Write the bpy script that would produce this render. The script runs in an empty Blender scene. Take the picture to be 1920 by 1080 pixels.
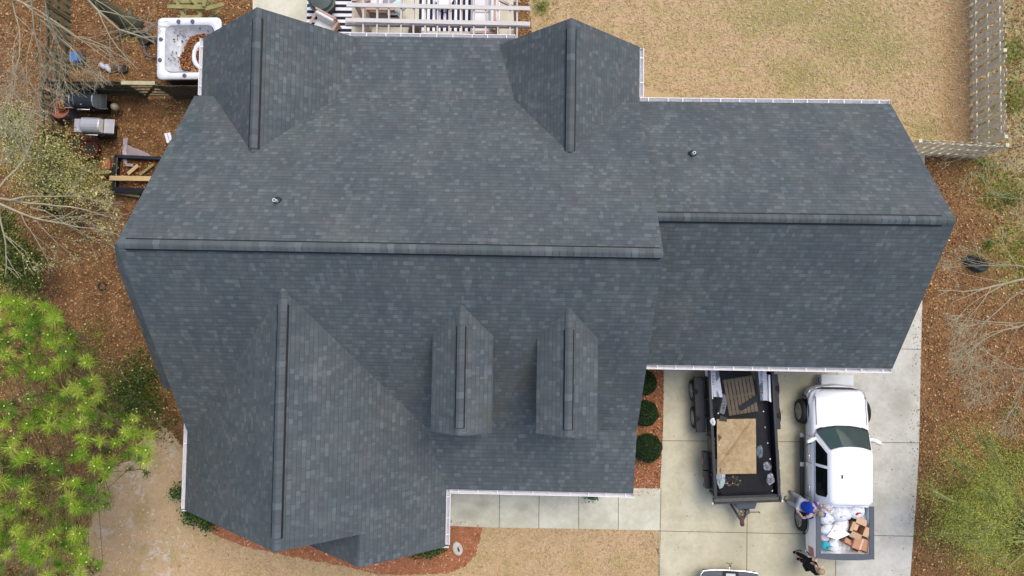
import bpy, math, random
import numpy as np
from mathutils import Vector, Matrix, Euler
random.seed(7); rng = np.random.default_rng(11)
S = bpy.context.scene
C = S.collection
R = math.radians

# ---------------------------------------------------------------- camera, sky, sun, exposure
CAM_H, FPX = 25.0, 1387.0
TX, TY, RZ = .042, .015, .015
RM = Matrix.Rotation(RZ, 3, 'Z') @ Matrix.Rotation(TY, 3, 'Y') @ Matrix.Rotation(TX, 3, 'X')
cam_d = bpy.data.cameras.new('drone_camera'); cam = bpy.data.objects.new('drone_camera', cam_d); C.objects.link(cam)
cam_d.sensor_width = 36; cam_d.lens = FPX / 1920 * 36; cam_d.clip_end = 2000; cam_d.clip_start = .1
cam.matrix_world = Matrix.Translation((0, 0, CAM_H)) @ RM.to_4x4()
S.camera = cam
SUN_EL, SUN_AZ = R(66), R(38)          # azimuth clockwise from +Y (north is the top of the picture)
w = bpy.data.worlds.new("World"); S.world = w; w.use_nodes = True
nt = w.node_tree; bg = nt.nodes['Background']
sky = nt.nodes.new('ShaderNodeTexSky'); sky.sky_type = 'NISHITA'; sky.sun_disc = False
sky.sun_elevation = SUN_EL; sky.sun_rotation = SUN_AZ; sky.air_density = 1.0; sky.dust_density = 3.0; sky.ozone_density = 1.0
nt.links.new(sky.outputs[0], bg.inputs[0]); bg.inputs[1].default_value = .15
sd = bpy.data.lights.new('sun', 'SUN'); sun = bpy.data.objects.new('sun', sd); C.objects.link(sun)
sd.energy = .95; sd.angle = R(35); sd.color = (1, .95, .87)
dv = Vector((math.sin(SUN_AZ) * math.cos(SUN_EL), math.cos(SUN_AZ) * math.cos(SUN_EL), math.sin(SUN_EL)))
sun.rotation_euler = dv.to_track_quat('Z', 'Y').to_euler()
S.view_settings.view_transform = 'Standard'; S.view_settings.look = 'None'
S.view_settings.exposure = 0.68; S.view_settings.gamma = 1

def at(px, py, h=0.0):
    """point of the place seen at photo pixel (px, py) at height h"""
    v = RM @ Vector(((px - 960) / FPX, (540 - py) / FPX, -1.0)); t = (h - CAM_H) / v.z
    return Vector((v.x * t, v.y * t, h))

def to_px(x, y, z):
    v = RM.transposed() @ Vector((x, y, z - CAM_H)); return 960 + FPX * v.x / -v.z, 540 - FPX * v.y / -v.z

# ---------------------------------------------------------------- materials
MC = {}
def srgb(r, g, b):
    f = lambda c: (c / 255 / 12.92) if c / 255 <= .04045 else ((c / 255 + .055) / 1.055) ** 2.4
    return (f(r), f(g), f(b), 1)
class NB:
    def __init__(s, name):
        s.m = bpy.data.materials.new(name); s.m.use_nodes = True; s.nt = s.m.node_tree
        s.b = s.nt.nodes['Principled BSDF']; s.N = s.nt.nodes; s.L = s.nt.links
    def n(s, t, **k):
        o = s.N.new(t)
        for a, v in k.items(): setattr(o, a, v)
        return o
    def put(s, inp, v):
        if hasattr(v, 'is_output'): s.L.new(v, inp)
        else: inp.default_value = v
    def math(s, op, a, b=0.0, c=0.0):
        o = s.n('ShaderNodeMath', operation=op); s.put(o.inputs[0], a); s.put(o.inputs[1], b)
        if op in ('MULTIPLY_ADD', 'COMPARE'): s.put(o.inputs[2], c)
        return o.outputs[0]
    def mix(s, f, a, b, mode='MIX'):
        o = s.n('ShaderNodeMix', data_type='RGBA', blend_type=mode); s.put(o.inputs[0], f); s.put(o.inputs[6], a); s.put(o.inputs[7], b); return o.outputs[2]
    def noise(s, scale, detail=3, rough=.6, vec=None, col=False, dist=0):
        o = s.n('ShaderNodeTexNoise'); o.inputs['Scale'].default_value = scale; o.inputs['Detail'].default_value = detail
        o.inputs['Roughness'].default_value = rough; o.inputs['Distortion'].default_value = dist
        s.L.new(vec or s.pos(), o.inputs['Vector']); return o.outputs['Color' if col else 'Fac']
    def pos(s):
        if not hasattr(s, '_p'): s._p = s.n('ShaderNodeTexCoord').outputs['Object']
        return s._p
    def step(s, v, a, b):
        o = s.n('ShaderNodeMapRange'); o.interpolation_type = 'SMOOTHSTEP'; s.put(o.inputs[0], v); o.inputs[1].default_value = a; o.inputs[2].default_value = b; return o.outputs[0]
    def ramp(s, v, stops):
        o = s.n('ShaderNodeValToRGB'); e = o.color_ramp.elements
        while len(e) < len(stops): e.new(.5)
        for x, (p, c) in zip(e, stops): x.position = p; x.color = c
        s.L.new(v, o.inputs[0]); return o.outputs[0]
    def blob(s, x, y, rx, ry):
        """1 at (x,y), falling to 0 at the ellipse rx, ry (place of a patch on the ground)"""
        v = s.n('ShaderNodeVectorMath', operation='SUBTRACT'); s.L.new(s.pos(), v.inputs[0]); v.inputs[1].default_value = (x, y, 0)
        d = s.n('ShaderNodeVectorMath', operation='MULTIPLY'); s.L.new(v.outputs[0], d.inputs[0]); d.inputs[1].default_value = (1 / rx, 1 / ry, 0)
        l = s.n('ShaderNodeVectorMath', operation='LENGTH'); s.L.new(d.outputs[0], l.inputs[0])
        return s.math('SUBTRACT', 1.0, l.outputs[1])
    def bump(s, h, strength=.3, dist=.02):
        o = s.n('ShaderNodeBump'); o.inputs['Strength'].default_value = strength; o.inputs['Distance'].default_value = dist
        s.L.new(h, o.inputs['Height']); s.L.new(o.outputs[0], s.b.inputs['Normal'])
    def done(s, col, rough=.8, spec=.3, metal=0):
        s.put(s.b.inputs['Base Color'], col); s.put(s.b.inputs['Roughness'], rough)
        s.b.inputs['Specular IOR Level'].default_value = spec; s.b.inputs['Metallic'].default_value = metal
        return s.m

def M(name, c, rough=.7, var=.2, scale=6, spec=.3, metal=0, bump=.15, fine=60, coat=0):
    """plain procedural material: base colour c (linear) with wear and grain"""
    if name in MC: return MC[name]
    b = NB(name); n1 = b.noise(scale, 4); n2 = b.noise(fine, 2)
    c = tuple(c)[:3]
    dk = tuple(x * (1 - var) for x in c) + (1,); lt = tuple(min(.95, x * (1 + var)) for x in c) + (1,)
    f = b.math('MULTIPLY_ADD', n2, .5, b.math('MULTIPLY', n1, .6)); f = b.step(f, .3, .8)
    b.bump(n2, bump, .004); b.b.inputs['Coat Weight'].default_value = coat
    MC[name] = b.done(b.mix(f, dk, lt), rough, spec, metal); return MC[name]

def attr_mat(name, rough=.8, spec=.2, trans=0):
    if name in MC: return MC[name]
    b = NB(name); a = b.n('ShaderNodeAttribute'); a.attribute_name = 'tint'
    m = b.done(a.outputs[0], rough, spec)
    if trans:
        t = b.n('ShaderNodeBsdfTranslucent'); b.L.new(a.outputs[0], t.inputs[0]); mx = b.n('ShaderNodeMixShader'); mx.inputs[0].default_value = trans
        b.L.new(b.b.outputs[0], mx.inputs[1]); b.L.new(t.outputs[0], mx.inputs[2]); b.L.new(mx.outputs[0], b.N['Material Output'].inputs[0])
    MC[name] = m; return m

def shingle(name, caps=False, tone=1.0):
    b = NB(name); uv = b.n('ShaderNodeUVMap').outputs[0]; sp = b.n('ShaderNodeSeparateXYZ'); b.L.new(uv, sp.inputs[0])
    u, v = sp.outputs[0], sp.outputs[1]
    wob = b.noise(1.3, 2, vec=uv); v = b.math('MULTIPLY_ADD', wob, .03, v)
    row = b.math('FLOOR', b.math('DIVIDE', v, .17 if caps else .128)); fv = b.math('FRACT', b.math('DIVIDE', v, .17 if caps else .128))
    def wn(x, y):
        c = b.n('ShaderNodeCombineXYZ'); b.put(c.inputs[0], x); b.put(c.inputs[1], y)
        o = b.n('ShaderNodeTexWhiteNoise', noise_dimensions='2D'); b.L.new(c.outputs[0], o.inputs[0]); return o.outputs[0]
    off = wn(row, 3.7)
    def cells(wd, k):
        uu = b.math('DIVIDE', b.math('MULTIPLY_ADD', off, k, u), wd); return wn(row, b.math('FLOOR', uu)), b.math('FRACT', uu)
    if caps:
        val, fu = wn(row, 5.1), None
    else:
        r1, f1 = cells(.125, 5.3); r2, f2 = cells(.18, 9.1)
        pick = b.math('GREATER_THAN', r2, .7)
        val = b.math('ADD', b.math('MULTIPLY', r1, b.math('SUBTRACT', 1.0, pick)), b.math('MULTIPLY', wn(r2, row), pick)); fu = f1
    k = tone
    base = b.ramp(val, [(0, (.077 * k, .089 * k, .090 * k, 1)), (.5, (.087 * k, .100 * k, .1015 * k, 1)), (.75, (.094 * k, .108 * k, .1095 * k, 1)), (.9, (.105 * k, .120 * k, .1215 * k, 1)), (1, (.124 * k, .141 * k, .143 * k, 1))])
    big = b.noise(.5, 3, vec=uv); base = b.mix(1.0, base, b.ramp(big, [(.3, (.84, .87, .92, 1)), (.7, (1.14, 1.12, 1.08, 1))]), 'MULTIPLY')
    hb = b.noise(.9, 3, vec=uv); base = b.mix(1.0, base, b.ramp(hb, [(.35, (1.04, .985, 1.0, 1)), (.65, (.97, 1.015, 1.0, 1))]), 'MULTIPLY')
    mp = b.n('ShaderNodeMapping'); mp.inputs['Scale'].default_value = (2.6, .35, 1); b.L.new(uv, mp.inputs[0]); stk = b.noise(1.2, 4, .7, vec=mp.outputs[0]); base = b.mix(1.0, base, b.ramp(stk, [(.32, (.9, .91, .93, 1)), (.68, (1.09, 1.08, 1.06, 1))]), 'MULTIPLY')
    grit = b.noise(140, 2, vec=uv); base = b.mix(1.0, base, b.ramp(grit, [(.3, (.75, .75, .75, 1)), (.7, (1.25, 1.25, 1.25, 1))]), 'MULTIPLY')
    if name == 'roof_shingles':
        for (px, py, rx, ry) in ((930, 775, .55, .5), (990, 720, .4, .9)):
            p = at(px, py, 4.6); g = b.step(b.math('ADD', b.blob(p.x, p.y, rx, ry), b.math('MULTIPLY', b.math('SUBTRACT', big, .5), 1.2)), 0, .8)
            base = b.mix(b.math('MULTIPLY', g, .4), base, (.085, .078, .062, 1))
    line = b.step(fv, .02, .2)
    base = b.mix(line, b.mix(1.0, base, (.7, .7, .71, 1), 'MULTIPLY'), base)
    if fu is not None:
        e = b.math('LESS_THAN', fu, .055); base = b.mix(b.math('MULTIPLY', e, .22), base, (.02, .024, .028, 1))
    h = b.math('ADD', b.math('SUBTRACT', 1.0, fv), b.math('MULTIPLY', val, .4)); b.bump(h, .5, .012)
    return b.done(base, .93, .25)

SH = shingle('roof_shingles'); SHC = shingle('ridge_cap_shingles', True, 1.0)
BLACK = M('black_vent_plastic', (.006, .006, .007), .6)
WHITE = M('white_gutter_paint', (.82, .80, .80), .45, .05)
GUTIN = M('gutter_inside_shade', (.42, .41, .42), .6, .3, 9)  # greyer than the gutter paint, the channel's shade put into the colour

# ---------------------------------------------------------------- mesh building
class MB:
    def __init__(s): s.v = []; s.f = []; s.mi = []; s.uv = {}
    def poly(s, pts, mi=0, uv=None):
        i = len(s.v); s.v += [tuple(p) for p in pts]; s.f.append(tuple(range(i, i + len(pts)))); s.mi.append(mi)
        if uv: s.uv[len(s.f) - 1] = uv
        return s
    def box(s, c, d, rot=None, mi=0, taper=1.0):
        hx, hy, hz = d[0] / 2, d[1] / 2, d[2] / 2
        i = len(s.v); rm = Euler(rot).to_matrix() if rot is not None and not isinstance(rot, Matrix) else rot
        for z in (-1, 1):
            t = taper if z > 0 else 1
            for x, y in ((-1, -1), (1, -1), (1, 1), (-1, 1)):
                p = Vector((x * hx * t, y * hy * t, z * hz)); p = rm @ p if rm else p; s.v.append(tuple(p + Vector(c)))
        for q in ((3, 2, 1, 0), (4, 5, 6, 7), (0, 1, 5, 4), (1, 2, 6, 5), (2, 3, 7, 6), (3, 0, 4, 7)):
            s.f.append(tuple(i + k for k in q)); s.mi.append(mi)
        return s
    def bar(s, a, b, wd, ht, mi=0):
        a, b = Vector(a), Vector(b); d = (b - a); y = d.normalized(); up = Vector((0, 0, 1)) if abs(y.z) < .95 else Vector((1, 0, 0))
        x = y.cross(up).normalized(); z = x.cross(y)
        return s.box((a + b) / 2, (wd, d.length, ht), Matrix((x, y, z)).transposed(), mi)
    def tube(s, path, rad, n=8, mi=0, cap=True):
        path = [Vector(p) for p in path]; rad = rad if isinstance(rad, (list, tuple)) else [rad] * len(path); base = len(s.v)
        for k, p in enumerate(path):
            d = (path[min(k + 1, len(path) - 1)] - path[max(k - 1, 0)]).normalized()
            a = d.orthogonal().normalized() if k == 0 else (a - a.dot(d) * d).normalized(); b2 = d.cross(a)
            for j in range(n):
                t = 2 * math.pi * j / n; s.v.append(tuple(p + rad[k] * (math.cos(t) * a + math.sin(t) * b2)))
        for k in range(len(path) - 1):
            for j in range(n):
                A = base + k * n; s.f.append((A + j, A + (j + 1) % n, A + n + (j + 1) % n, A + n + j)); s.mi.append(mi)
        if cap:
            s.f.append(tuple(base + j for j in reversed(range(n)))); s.mi.append(mi)
            s.f.append(tuple(base + (len(path) - 1) * n + j for j in range(n))); s.mi.append(mi)
        return s
    def lathe(s, c, prof, n=20, mi=0, sx=1, sy=1):
        base = len(s.v); c = Vector(c)
        for r_, z in prof:
            for j in range(n):
                t = 2 * math.pi * j / n; s.v.append((c.x + sx * r_ * math.cos(t), c.y + sy * r_ * math.sin(t), c.z + z))
        for k in range(len(prof) - 1):
            for j in range(n):
                A = base + k * n; s.f.append((A + j, A + (j + 1) % n, A + n + (j + 1) % n, A + n + j)); s.mi.append(mi)
        s.f.append(tuple(base + j for j in reversed(range(n)))); s.mi.append(mi)
        s.f.append(tuple(base + (len(prof) - 1) * n + j for j in range(n))); s.mi.append(mi)
        return s
    def prism(s, out, z0, z1, mi=0):
        n = len(out); i = len(s.v); s.v += [(p[0], p[1], z0) for p in out] + [(p[0], p[1], z1) for p in out]
        s.f.append(tuple(i + n + k for k in range(n))); s.mi.append(mi); s.f.append(tuple(i + k for k in reversed(range(n)))); s.mi.append(mi)
        for k in range(n): s.f.append((i + k, i + (k + 1) % n, i + n + (k + 1) % n, i + n + k)); s.mi.append(mi)
        return s
    def loft(s, rings, mi=0, cap=True, closed=True, cap0=True, cap1=True):
        base = len(s.v); n = len(rings[0])
        for r_ in rings: s.v += [tuple(p) for p in r_]
        for k in range(len(rings) - 1):
            for j in range(n if closed else n - 1):
                A = base + k * n; s.f.append((A + j, A + (j + 1) % n, A + n + (j + 1) % n, A + n + j)); s.mi.append(mi)
        if cap and cap0: s.f.append(tuple(base + j for j in reversed(range(n)))); s.mi.append(mi)
        if cap and cap1: s.f.append(tuple(base + (len(rings) - 1) * n + j for j in range(n))); s.mi.append(mi)
        return s
    def plank(s, pts, th=.1, mi=0, side=None):
        """sloped polygon (top face, ccw from above) with thickness th below, uv in metres along eave / slope"""
        pts = [Vector(p) for p in pts]; n = (pts[1] - pts[0]).cross(pts[2] - pts[0]).normalized()
        if n.z < 0: pts.reverse(); n = -n
        ux = Vector((-n.y, n.x, 0)); ux = ux.normalized() if ux.length > 1e-6 else Vector((1, 0, 0)); vy = n.cross(ux)
        if vy.z < 0: vy = -vy; ux = -ux
        s.poly(pts, mi, [(p.dot(ux), p.dot(vy)) for p in pts])
        low = [p - Vector((0, 0, th)) for p in pts]; s.poly(list(reversed(low)), mi if side is None else side)
        for k in range(len(pts)):
            a, b2 = k, (k + 1) % len(pts); s.poly([pts[a], low[a], low[b2], pts[b2]], mi if side is None else side)
        return s
    def build(s, name, mats, parent=None, smooth=False, bevel=0, subsurf=0, loc=None, rot=None):
        me = bpy.data.meshes.new(name); me.from_pydata(s.v, [], s.f)
        mats = mats if isinstance(mats, (list, tuple)) else [mats]
        for m in mats: me.materials.append(m)
        me.polygons.foreach_set('material_index', s.mi)
        if s.uv:
            l = me.uv_layers.new(name='UVMap')
            for fi, uvs in s.uv.items():
                for li, q in zip(me.polygons[fi].loop_indices, uvs): l.data[li].uv = q
        if smooth: me.polygons.foreach_set('use_smooth', [True] * len(me.polygons))
        me.update(); o = bpy.data.objects.new(name, me); C.objects.link(o)
        if parent: o.parent = parent
        if loc: o.location = loc
        if rot: o.rotation_euler = rot
        if bevel:
            w_ = o.modifiers.new('b', 'WELD'); w_.merge_threshold = .0005
            q = o.modifiers.new('bevel', 'BEVEL'); q.width = bevel; q.segments = 2; q.limit_method = 'ANGLE'; q.angle_limit = R(40)
        if subsurf:
            q = o.modifiers.new('sub', 'SUBSURF'); q.levels = q.render_levels = subsurf
        return o

def tag(o, label=None, cat=None, group=None, kind=None):
    for k, v in (('label', label), ('category', cat), ('group', group), ('kind', kind)):
        if v: o[k] = v
    return o
def thing(name, loc, label, cat, rz=0, group=None):
    o = bpy.data.objects.new(name, None); C.objects.link(o); o.location = loc; o.rotation_euler = (0, 0, rz); o.empty_display_size = .2
    return tag(o, label, cat, group)
def copy_tree(o, parent=None):
    c = o.copy(); C.objects.link(c); c.parent = parent
    for ch in [x for x in C.objects if x.parent == o]: copy_tree(ch, c)
    return c

def scatter(name, pts, size, cols, mat, parent=None, tilt=.35, aspect=1.6, ang=None, up=None):
    """many small leaf-sized faces, colour per face in attribute 'tint'"""
    pts = np.asarray(pts, float); n = len(pts)
    th = rng.uniform(0, 2 * np.pi, n) if ang is None else ang
    nz = rng.normal(0, tilt, (n, 3)); nz[:, 2] = 1; nz /= np.linalg.norm(nz, axis=1)[:, None]
    a = np.stack([np.cos(th), np.sin(th), np.zeros(n)], 1); a -= (a * nz).sum(1)[:, None] * nz; a /= np.linalg.norm(a, axis=1)[:, None]
    b = np.cross(nz, a); s = (np.asarray(size) * np.ones(n))[:, None]; a = a * s; b = b * s / aspect
    V = np.stack([pts - a, pts - b * .9, pts + a, pts + b], 1).reshape(-1, 3)
    me = bpy.data.meshes.new(name); me.vertices.add(4 * n); me.vertices.foreach_set('co', V.ravel())
    me.loops.add(4 * n); me.loops.foreach_set('vertex_index', np.arange(4 * n, dtype=np.int32)); me.polygons.add(n)
    me.polygons.foreach_set('loop_start', np.arange(0, 4 * n, 4, dtype=np.int32)); me.polygons.foreach_set('loop_total', np.full(n, 4, dtype=np.int32))
    at_ = me.color_attributes.new('tint', 'FLOAT_COLOR', 'CORNER'); cc = np.ones((n, 4)); cc[:, :3] = cols
    at_.data.foreach_set('color', np.repeat(cc, 4, 0).ravel()); me.materials.append(mat); me.update(); me.validate()
    o = bpy.data.objects.new(name, me); C.objects.link(o)
    if parent: o.parent = parent
    return o
def palette(n, cols, wts, jit=.2):
    cols = np.array([srgb(*c)[:3] for c in cols]); k = rng.choice(len(cols), n, p=np.array(wts) / sum(wts)); c = cols[k]
    return np.clip(c * (1 + rng.normal(0, jit, (n, 1))), .004, .9)
def inpoly(x, y, poly):
    poly = [(p[0], p[1]) for p in poly]; r_ = np.zeros(len(x), bool); j = len(poly) - 1
    for i in range(len(poly)):
        xi, yi = poly[i]; xj, yj = poly[j]
        with np.errstate(divide='ignore', invalid='ignore'): r_ ^= ((yi > y) != (yj > y)) & (x < (xj - xi) * (y - yi) / (yj - yi + 1e-12) + xi)
        j = i
    return r_
def pxpoly(pts, h=0): return [tuple(at(x, y, h)[:2]) for x, y in pts]
def fill(poly, n, holes=()):
    xs = [p[0] for p in poly]; ys = [p[1] for p in poly]; out = np.zeros((0, 2))
    while len(out) < n:
        q = np.stack([rng.uniform(min(xs), max(xs), 3 * n), rng.uniform(min(ys), max(ys), 3 * n)], 1)
        k = inpoly(q[:, 0], q[:, 1], poly)
        for h in holes: k &= ~inpoly(q[:, 0], q[:, 1], h)
        out = np.concatenate([out, q[k]])
        if not k.any(): break
    return out[:n]
def rough_outline(poly, step=.25, j=.07, seed=1):
    r_ = random.Random(seed); out = []
    for i in range(len(poly)):
        a, b = Vector(poly[i]), Vector(poly[(i + 1) % len(poly)]); n = max(1, int((b - a).length / step))
        for k in range(n): p = a.lerp(b, k / n); out.append((p.x + r_.uniform(-j, j), p.y + r_.uniform(-j, j)))
    return out
def sheet(name, poly, z, mat, label=None, kind='structure', th=0.0):
    m = MB()
    a = sum(poly[i][0] * poly[(i + 1) % len(poly)][1] - poly[(i + 1) % len(poly)][0] * poly[i][1] for i in range(len(poly)))
    if a < 0: poly = poly[::-1]
    if th: m.prism(poly, z - th, z)
    else: m.poly([(p[0], p[1], z) for p in poly])
    o = m.build(name, mat); return tag(o, kind=kind)
# ================================================================ GROUND
def litter_mat():
    b = NB('leaf_litter_ground'); n1 = b.noise(22, 4, .7, col=False); n2 = b.noise(2.2, 4); n3 = b.noise(60, 2)
    c = b.ramp(n1, [(.3, srgb(88, 64, 44)), (.45, srgb(132, 98, 66)), (.6, srgb(160, 122, 82)), (.75, srgb(188, 152, 110))])
    c = b.mix(b.step(n2, .35, .7), b.mix(1.0, c, (.62, .6, .58, 1), 'MULTIPLY'), c)
    # green patches where grass grows through the litter
    g = b.blob(*at(1905, 120)[:2], 1.6, 6)
    for x, y, rx, ry in ((1890, 330, 2.2, 2.0), (1860, 240, 1.2, 2), (1830, 930, 2.4, 2.0), (1870, 1040, 2.4, 1.6), (1910, 470, 1.6, 2.5), (245, 740, 1.6, 1.5), (60, 960, 3.2, 2.4), (120, 760, 3, 2.2), (20, 500, 1.5, 2)):
        g = b.math('MAXIMUM', g, b.blob(*at(x, y)[:2], rx, ry))
    gm = b.step(b.math('ADD', g, b.math('MULTIPLY', b.math('SUBTRACT', b.noise(3.5, 6, .75), .5), 2.4)), .1, .9)
    gc = b.ramp(n1, [(.3, srgb(92, 94, 44)), (.5, srgb(128, 134, 62)), (.7, srgb(160, 164, 94))])
    c = b.mix(b.math('MULTIPLY', gm, .75), c, gc)
    # pale sandy tan ground on the far right top
    t = b.step(b.math('ADD', b.blob(*at(1915, 120)[:2], 2.0, 9), b.math('SUBTRACT', n2, .5)), .2, .6)
    c = b.mix(b.math('MULTIPLY', t, .55), c, b.mix(n1, srgb(165, 150, 112), srgb(190, 175, 140)))
    b.bump(b.math('ADD', n1, b.math('MULTIPLY', n3, .5)), .6, .05)
    return b.done(c, .95, .1)
def lawn_mat(name, front):
    b = NB(name); n1 = b.noise(45, 3, .7); n2 = b.noise(1.3, 5, .65); n3 = b.noise(6, 4, .7)
    c = b.ramp(n1, [(.28, srgb(158, 128, 94)), (.45, srgb(184, 154, 118)), (.62, srgb(198, 170, 134)), (.8, srgb(210, 186, 150))])
    c = b.mix(b.step(n2, .42, .72), c, b.mix(n1, srgb(140, 120, 72), srgb(190, 172, 118)))
    if not front:
        wv = b.n('ShaderNodeTexWave', wave_type='BANDS', bands_direction='Y'); wv.inputs['Scale'].default_value = .55; wv.inputs['Distortion'].default_value = 3.5; wv.inputs['Detail'].default_value = 3; b.L.new(b.pos(), wv.inputs[0])
        c = b.mix(b.math('MULTIPLY', wv.outputs[1], .3), c, b.mix(n1, srgb(150, 138, 88), srgb(192, 178, 128)))
        g = b.blob(*at(1590, 60)[:2], 2.6, 2.0)
        for x, y, rx, ry in ((1480, 20, 3, 1.2), (1500, 140, 1.6, .9), (1660, 95, 1.4, 1.4), (1740, 245, 1.0, .8), (1420, 40, 1.2, .8), (1015, 12, .5, .5)): g = b.math('MAXIMUM', g, b.blob(*at(x, y)[:2], rx, ry))
        gm = b.step(b.math('ADD', g, b.math('MULTIPLY', b.math('SUBTRACT', n3, .5), 3.2)), .05, .9)
        c = b.mix(b.math('MULTIPLY', gm, .8), c, b.mix(n1, srgb(104, 104, 50), srgb(164, 158, 92)))
        e = b.step(b.math('ADD', b.blob(*at(1800, 150)[:2], 1.3, 6), b.math('MULTIPLY', b.math('SUBTRACT', n3, .5), 1.5)), .1, .8)
        c = b.mix(b.math('MULTIPLY', e, .6), c, b.mix(n1, srgb(120, 84, 52), srgb(178, 140, 98)))
    else:
        g = b.blob(*at(250, 900)[:2], 1.3, 1.5)
        for x, y, rx, ry in ((320, 850, .7, 1.2), (165, 935, .9, .7), (300, 1040, 2.0, 1.4), (250, 985, 1.6, .6), (200, 1000, 1.2, 1.2)): g = b.math('MAXIMUM', g, b.blob(*at(x, y)[:2], rx, ry))
        n4 = b.noise(2.4, 6, .72, dist=.8)
        sm = b.step(b.math('ADD', b.math('MULTIPLY', g, .45), b.math('MULTIPLY', b.math('SUBTRACT', n4, .5), 2.6)), .3, .62)
        c = b.mix(b.math('MULTIPLY', sm, .75), c, b.mix(n1, srgb(176, 164, 150), srgb(216, 206, 196)))
        w_ = b.step(b.math('ADD', b.blob(*at(180, 1000)[:2], 3.0, 3.2), b.math('MULTIPLY', b.math('SUBTRACT', n2, .5), 1.2)), .1, .8)
        c = b.mix(b.math('MULTIPLY', w_, .55), c, b.mix(n1, srgb(110, 88, 62), srgb(168, 140, 108)))
    b.bump(n1, .5, .03)
    return b.done(c, .95, .1)
def mulch_mat():
    b = NB('pine_straw_mulch'); n1 = b.noise(38, 4, .75, dist=1.5); n2 = b.noise(2, 3)
    c = b.ramp(n1, [(.3, srgb(116, 72, 48)), (.48, srgb(160, 106, 74)), (.62, srgb(186, 130, 96)), (.8, srgb(224, 184, 156))])
    c = b.mix(b.step(n2, .5, .8), c, b.mix(1.0, c, (.68, .68, .66, 1), 'MULTIPLY')); b.bump(n1, .7, .04)
    return b.done(c, .95, .1)
def concrete_mat(name, lo, hi, stain=None):
    b = NB(name); n1 = b.noise(1.1, 5, .65); n2 = b.noise(90, 2); n3 = b.noise(7, 3)
    f = b.math('ADD', b.math('MULTIPLY', n1, .75), b.math('MULTIPLY', n3, .25))
    c = b.mix(b.step(f, .33, .66), srgb(*lo), srgb(*hi))
    c = b.mix(1.0, c, b.ramp(n2, [(.3, (.88, .88, .88, 1)), (.7, (1.08, 1.08, 1.08, 1))]), 'MULTIPLY')
    sp = b.step(b.noise(13, 2, .5), .72, .78); c = b.mix(b.math('MULTIPLY', sp, .35), c, srgb(110, 104, 90))
    for x, y, rx, ry in (stain or ()):
        m = b.step(b.math('ADD', b.blob(*at(x, y)[:2], rx, ry), b.math('MULTIPLY', b.math('SUBTRACT', n1, .5), .9)), .05, .9)
        c = b.mix(b.math('MULTIPLY', m, .4), c, srgb(138, 132, 106))
    b.bump(n2, .15, .003); return b.done(c, .85, .25)
G = MB(); G.poly([(-90, -90, 0), (90, -90, 0), (90, 90, 0), (-90, 90, 0)])
tag(G.build('ground', litter_mat()), kind='structure')
LAWN_BC = pxpoly([(985, -90), (1838, -90), (1826, 120), (1824, 286), (1700, 292), (1000, 300)])
LAWN_B = pxpoly([(980, -600), (1870, -600), (1838, -90), (1826, 120), (1824, 286), (1700, 292), (1000, 300)])
sheet('back_lawn', rough_outline(LAWN_B, .2, .05), .004, lawn_mat('dry_back_lawn', False))
LF_ = [(560, 1160), (90, 1160), (150, 1050), (170, 985), (152, 930), (205, 885), (255, 850), (268, 812), (312, 800), (335, 830), (400, 900), (600, 980), (845, 980), (870, 930), (1236, 930), (1236, 1160)]
LAWN_FC = pxpoly(LF_)
LAWN_F = pxpoly([(560, 1900), (-300, 1900), (90, 1160), (150, 1050), (170, 985), (152, 930), (205, 885), (255, 850), (268, 812), (312, 800), (335, 830), (400, 900), (600, 980), (845, 980), (870, 930), (1236, 930), (1230, 1900)])
sheet('front_lawn', rough_outline(LAWN_F, .2, .12, 2), .004, lawn_mat('dry_front_lawn', True))
MUL_F = pxpoly([(345, 955), (375, 985), (430, 1016), (500, 1035), (570, 1048), (640, 1060), (705, 1076), (770, 1078), (840, 1074), (872, 1062), (892, 1040), (900, 1010), (905, 986), (840, 970), (700, 960), (400, 930)])
sheet('mulch_bed', rough_outline(MUL_F, .12, .035, 3), .008, mulch_mat())
MUL_R = pxpoly([(1150, 640), (1247, 640), (1246, 700), (1242, 800), (1237, 930), (1150, 930)])
sheet('mulch_bed', rough_outline(MUL_R, .12, .03, 4), .008, mulch_mat())
DRV_L = pxpoly([(1246, 560), (1570, 560), (1568, 830), (1560, 1900), (1222, 1900), (1236, 990), (1238, 900), (1243, 800)])
DRV_R = pxpoly([(1570.5, 560), (1590, 560), (1590, 290), (1733, 288), (1731, 400), (1728, 580), (1725, 700), (1722, 850), (1716, 950), (1706, 1080), (1680, 1900), (1560.5, 1900), (1568.5, 830)])
CM1 = concrete_mat('beige_driveway_concrete', (178, 170, 142), (200, 193, 167), ((1480, 1060, 1.6, .8), (1380, 1010, 1.0, 1.4), (1500, 720, 1.3, .8), (1300, 760, .6, 1.6), (1230, 1075, .5, .4), (1500, 1085, 1.2, .7)))
CM2 = concrete_mat('grey_driveway_concrete', (178, 174, 160), (204, 200, 188), ((1690, 760, .6, 1.0),))
sheet('driveway', DRV_L, .03, CM1, th=.028); sheet('driveway', DRV_R, .031, CM2, th=.028)
WALK = pxpoly([(800, 915), (1239, 915), (1236, 994), (905, 988), (800, 984)])
sheet('walkway', WALK, .032, concrete_mat('walkway_concrete', (182, 178, 156), (206, 202, 182), ((880, 965, .7, .35), (980, 950, .4, .3), (905, 945, .5, .25))), th=.03)
def joint(a, b, wd=.018, z=.0345):
    a, b = at(*a), at(*b); m = MB(); d = (b - a).normalized(); n = Vector((-d.y, d.x, 0)) * wd / 2
    m.poly([(q.x, q.y, z) for q in (a - n, b - n, b + n, a + n)]); return tag(m.build('concrete_joint', M('joint_dirt', srgb(92, 84, 68), .95, .3)), kind='structure')
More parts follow.
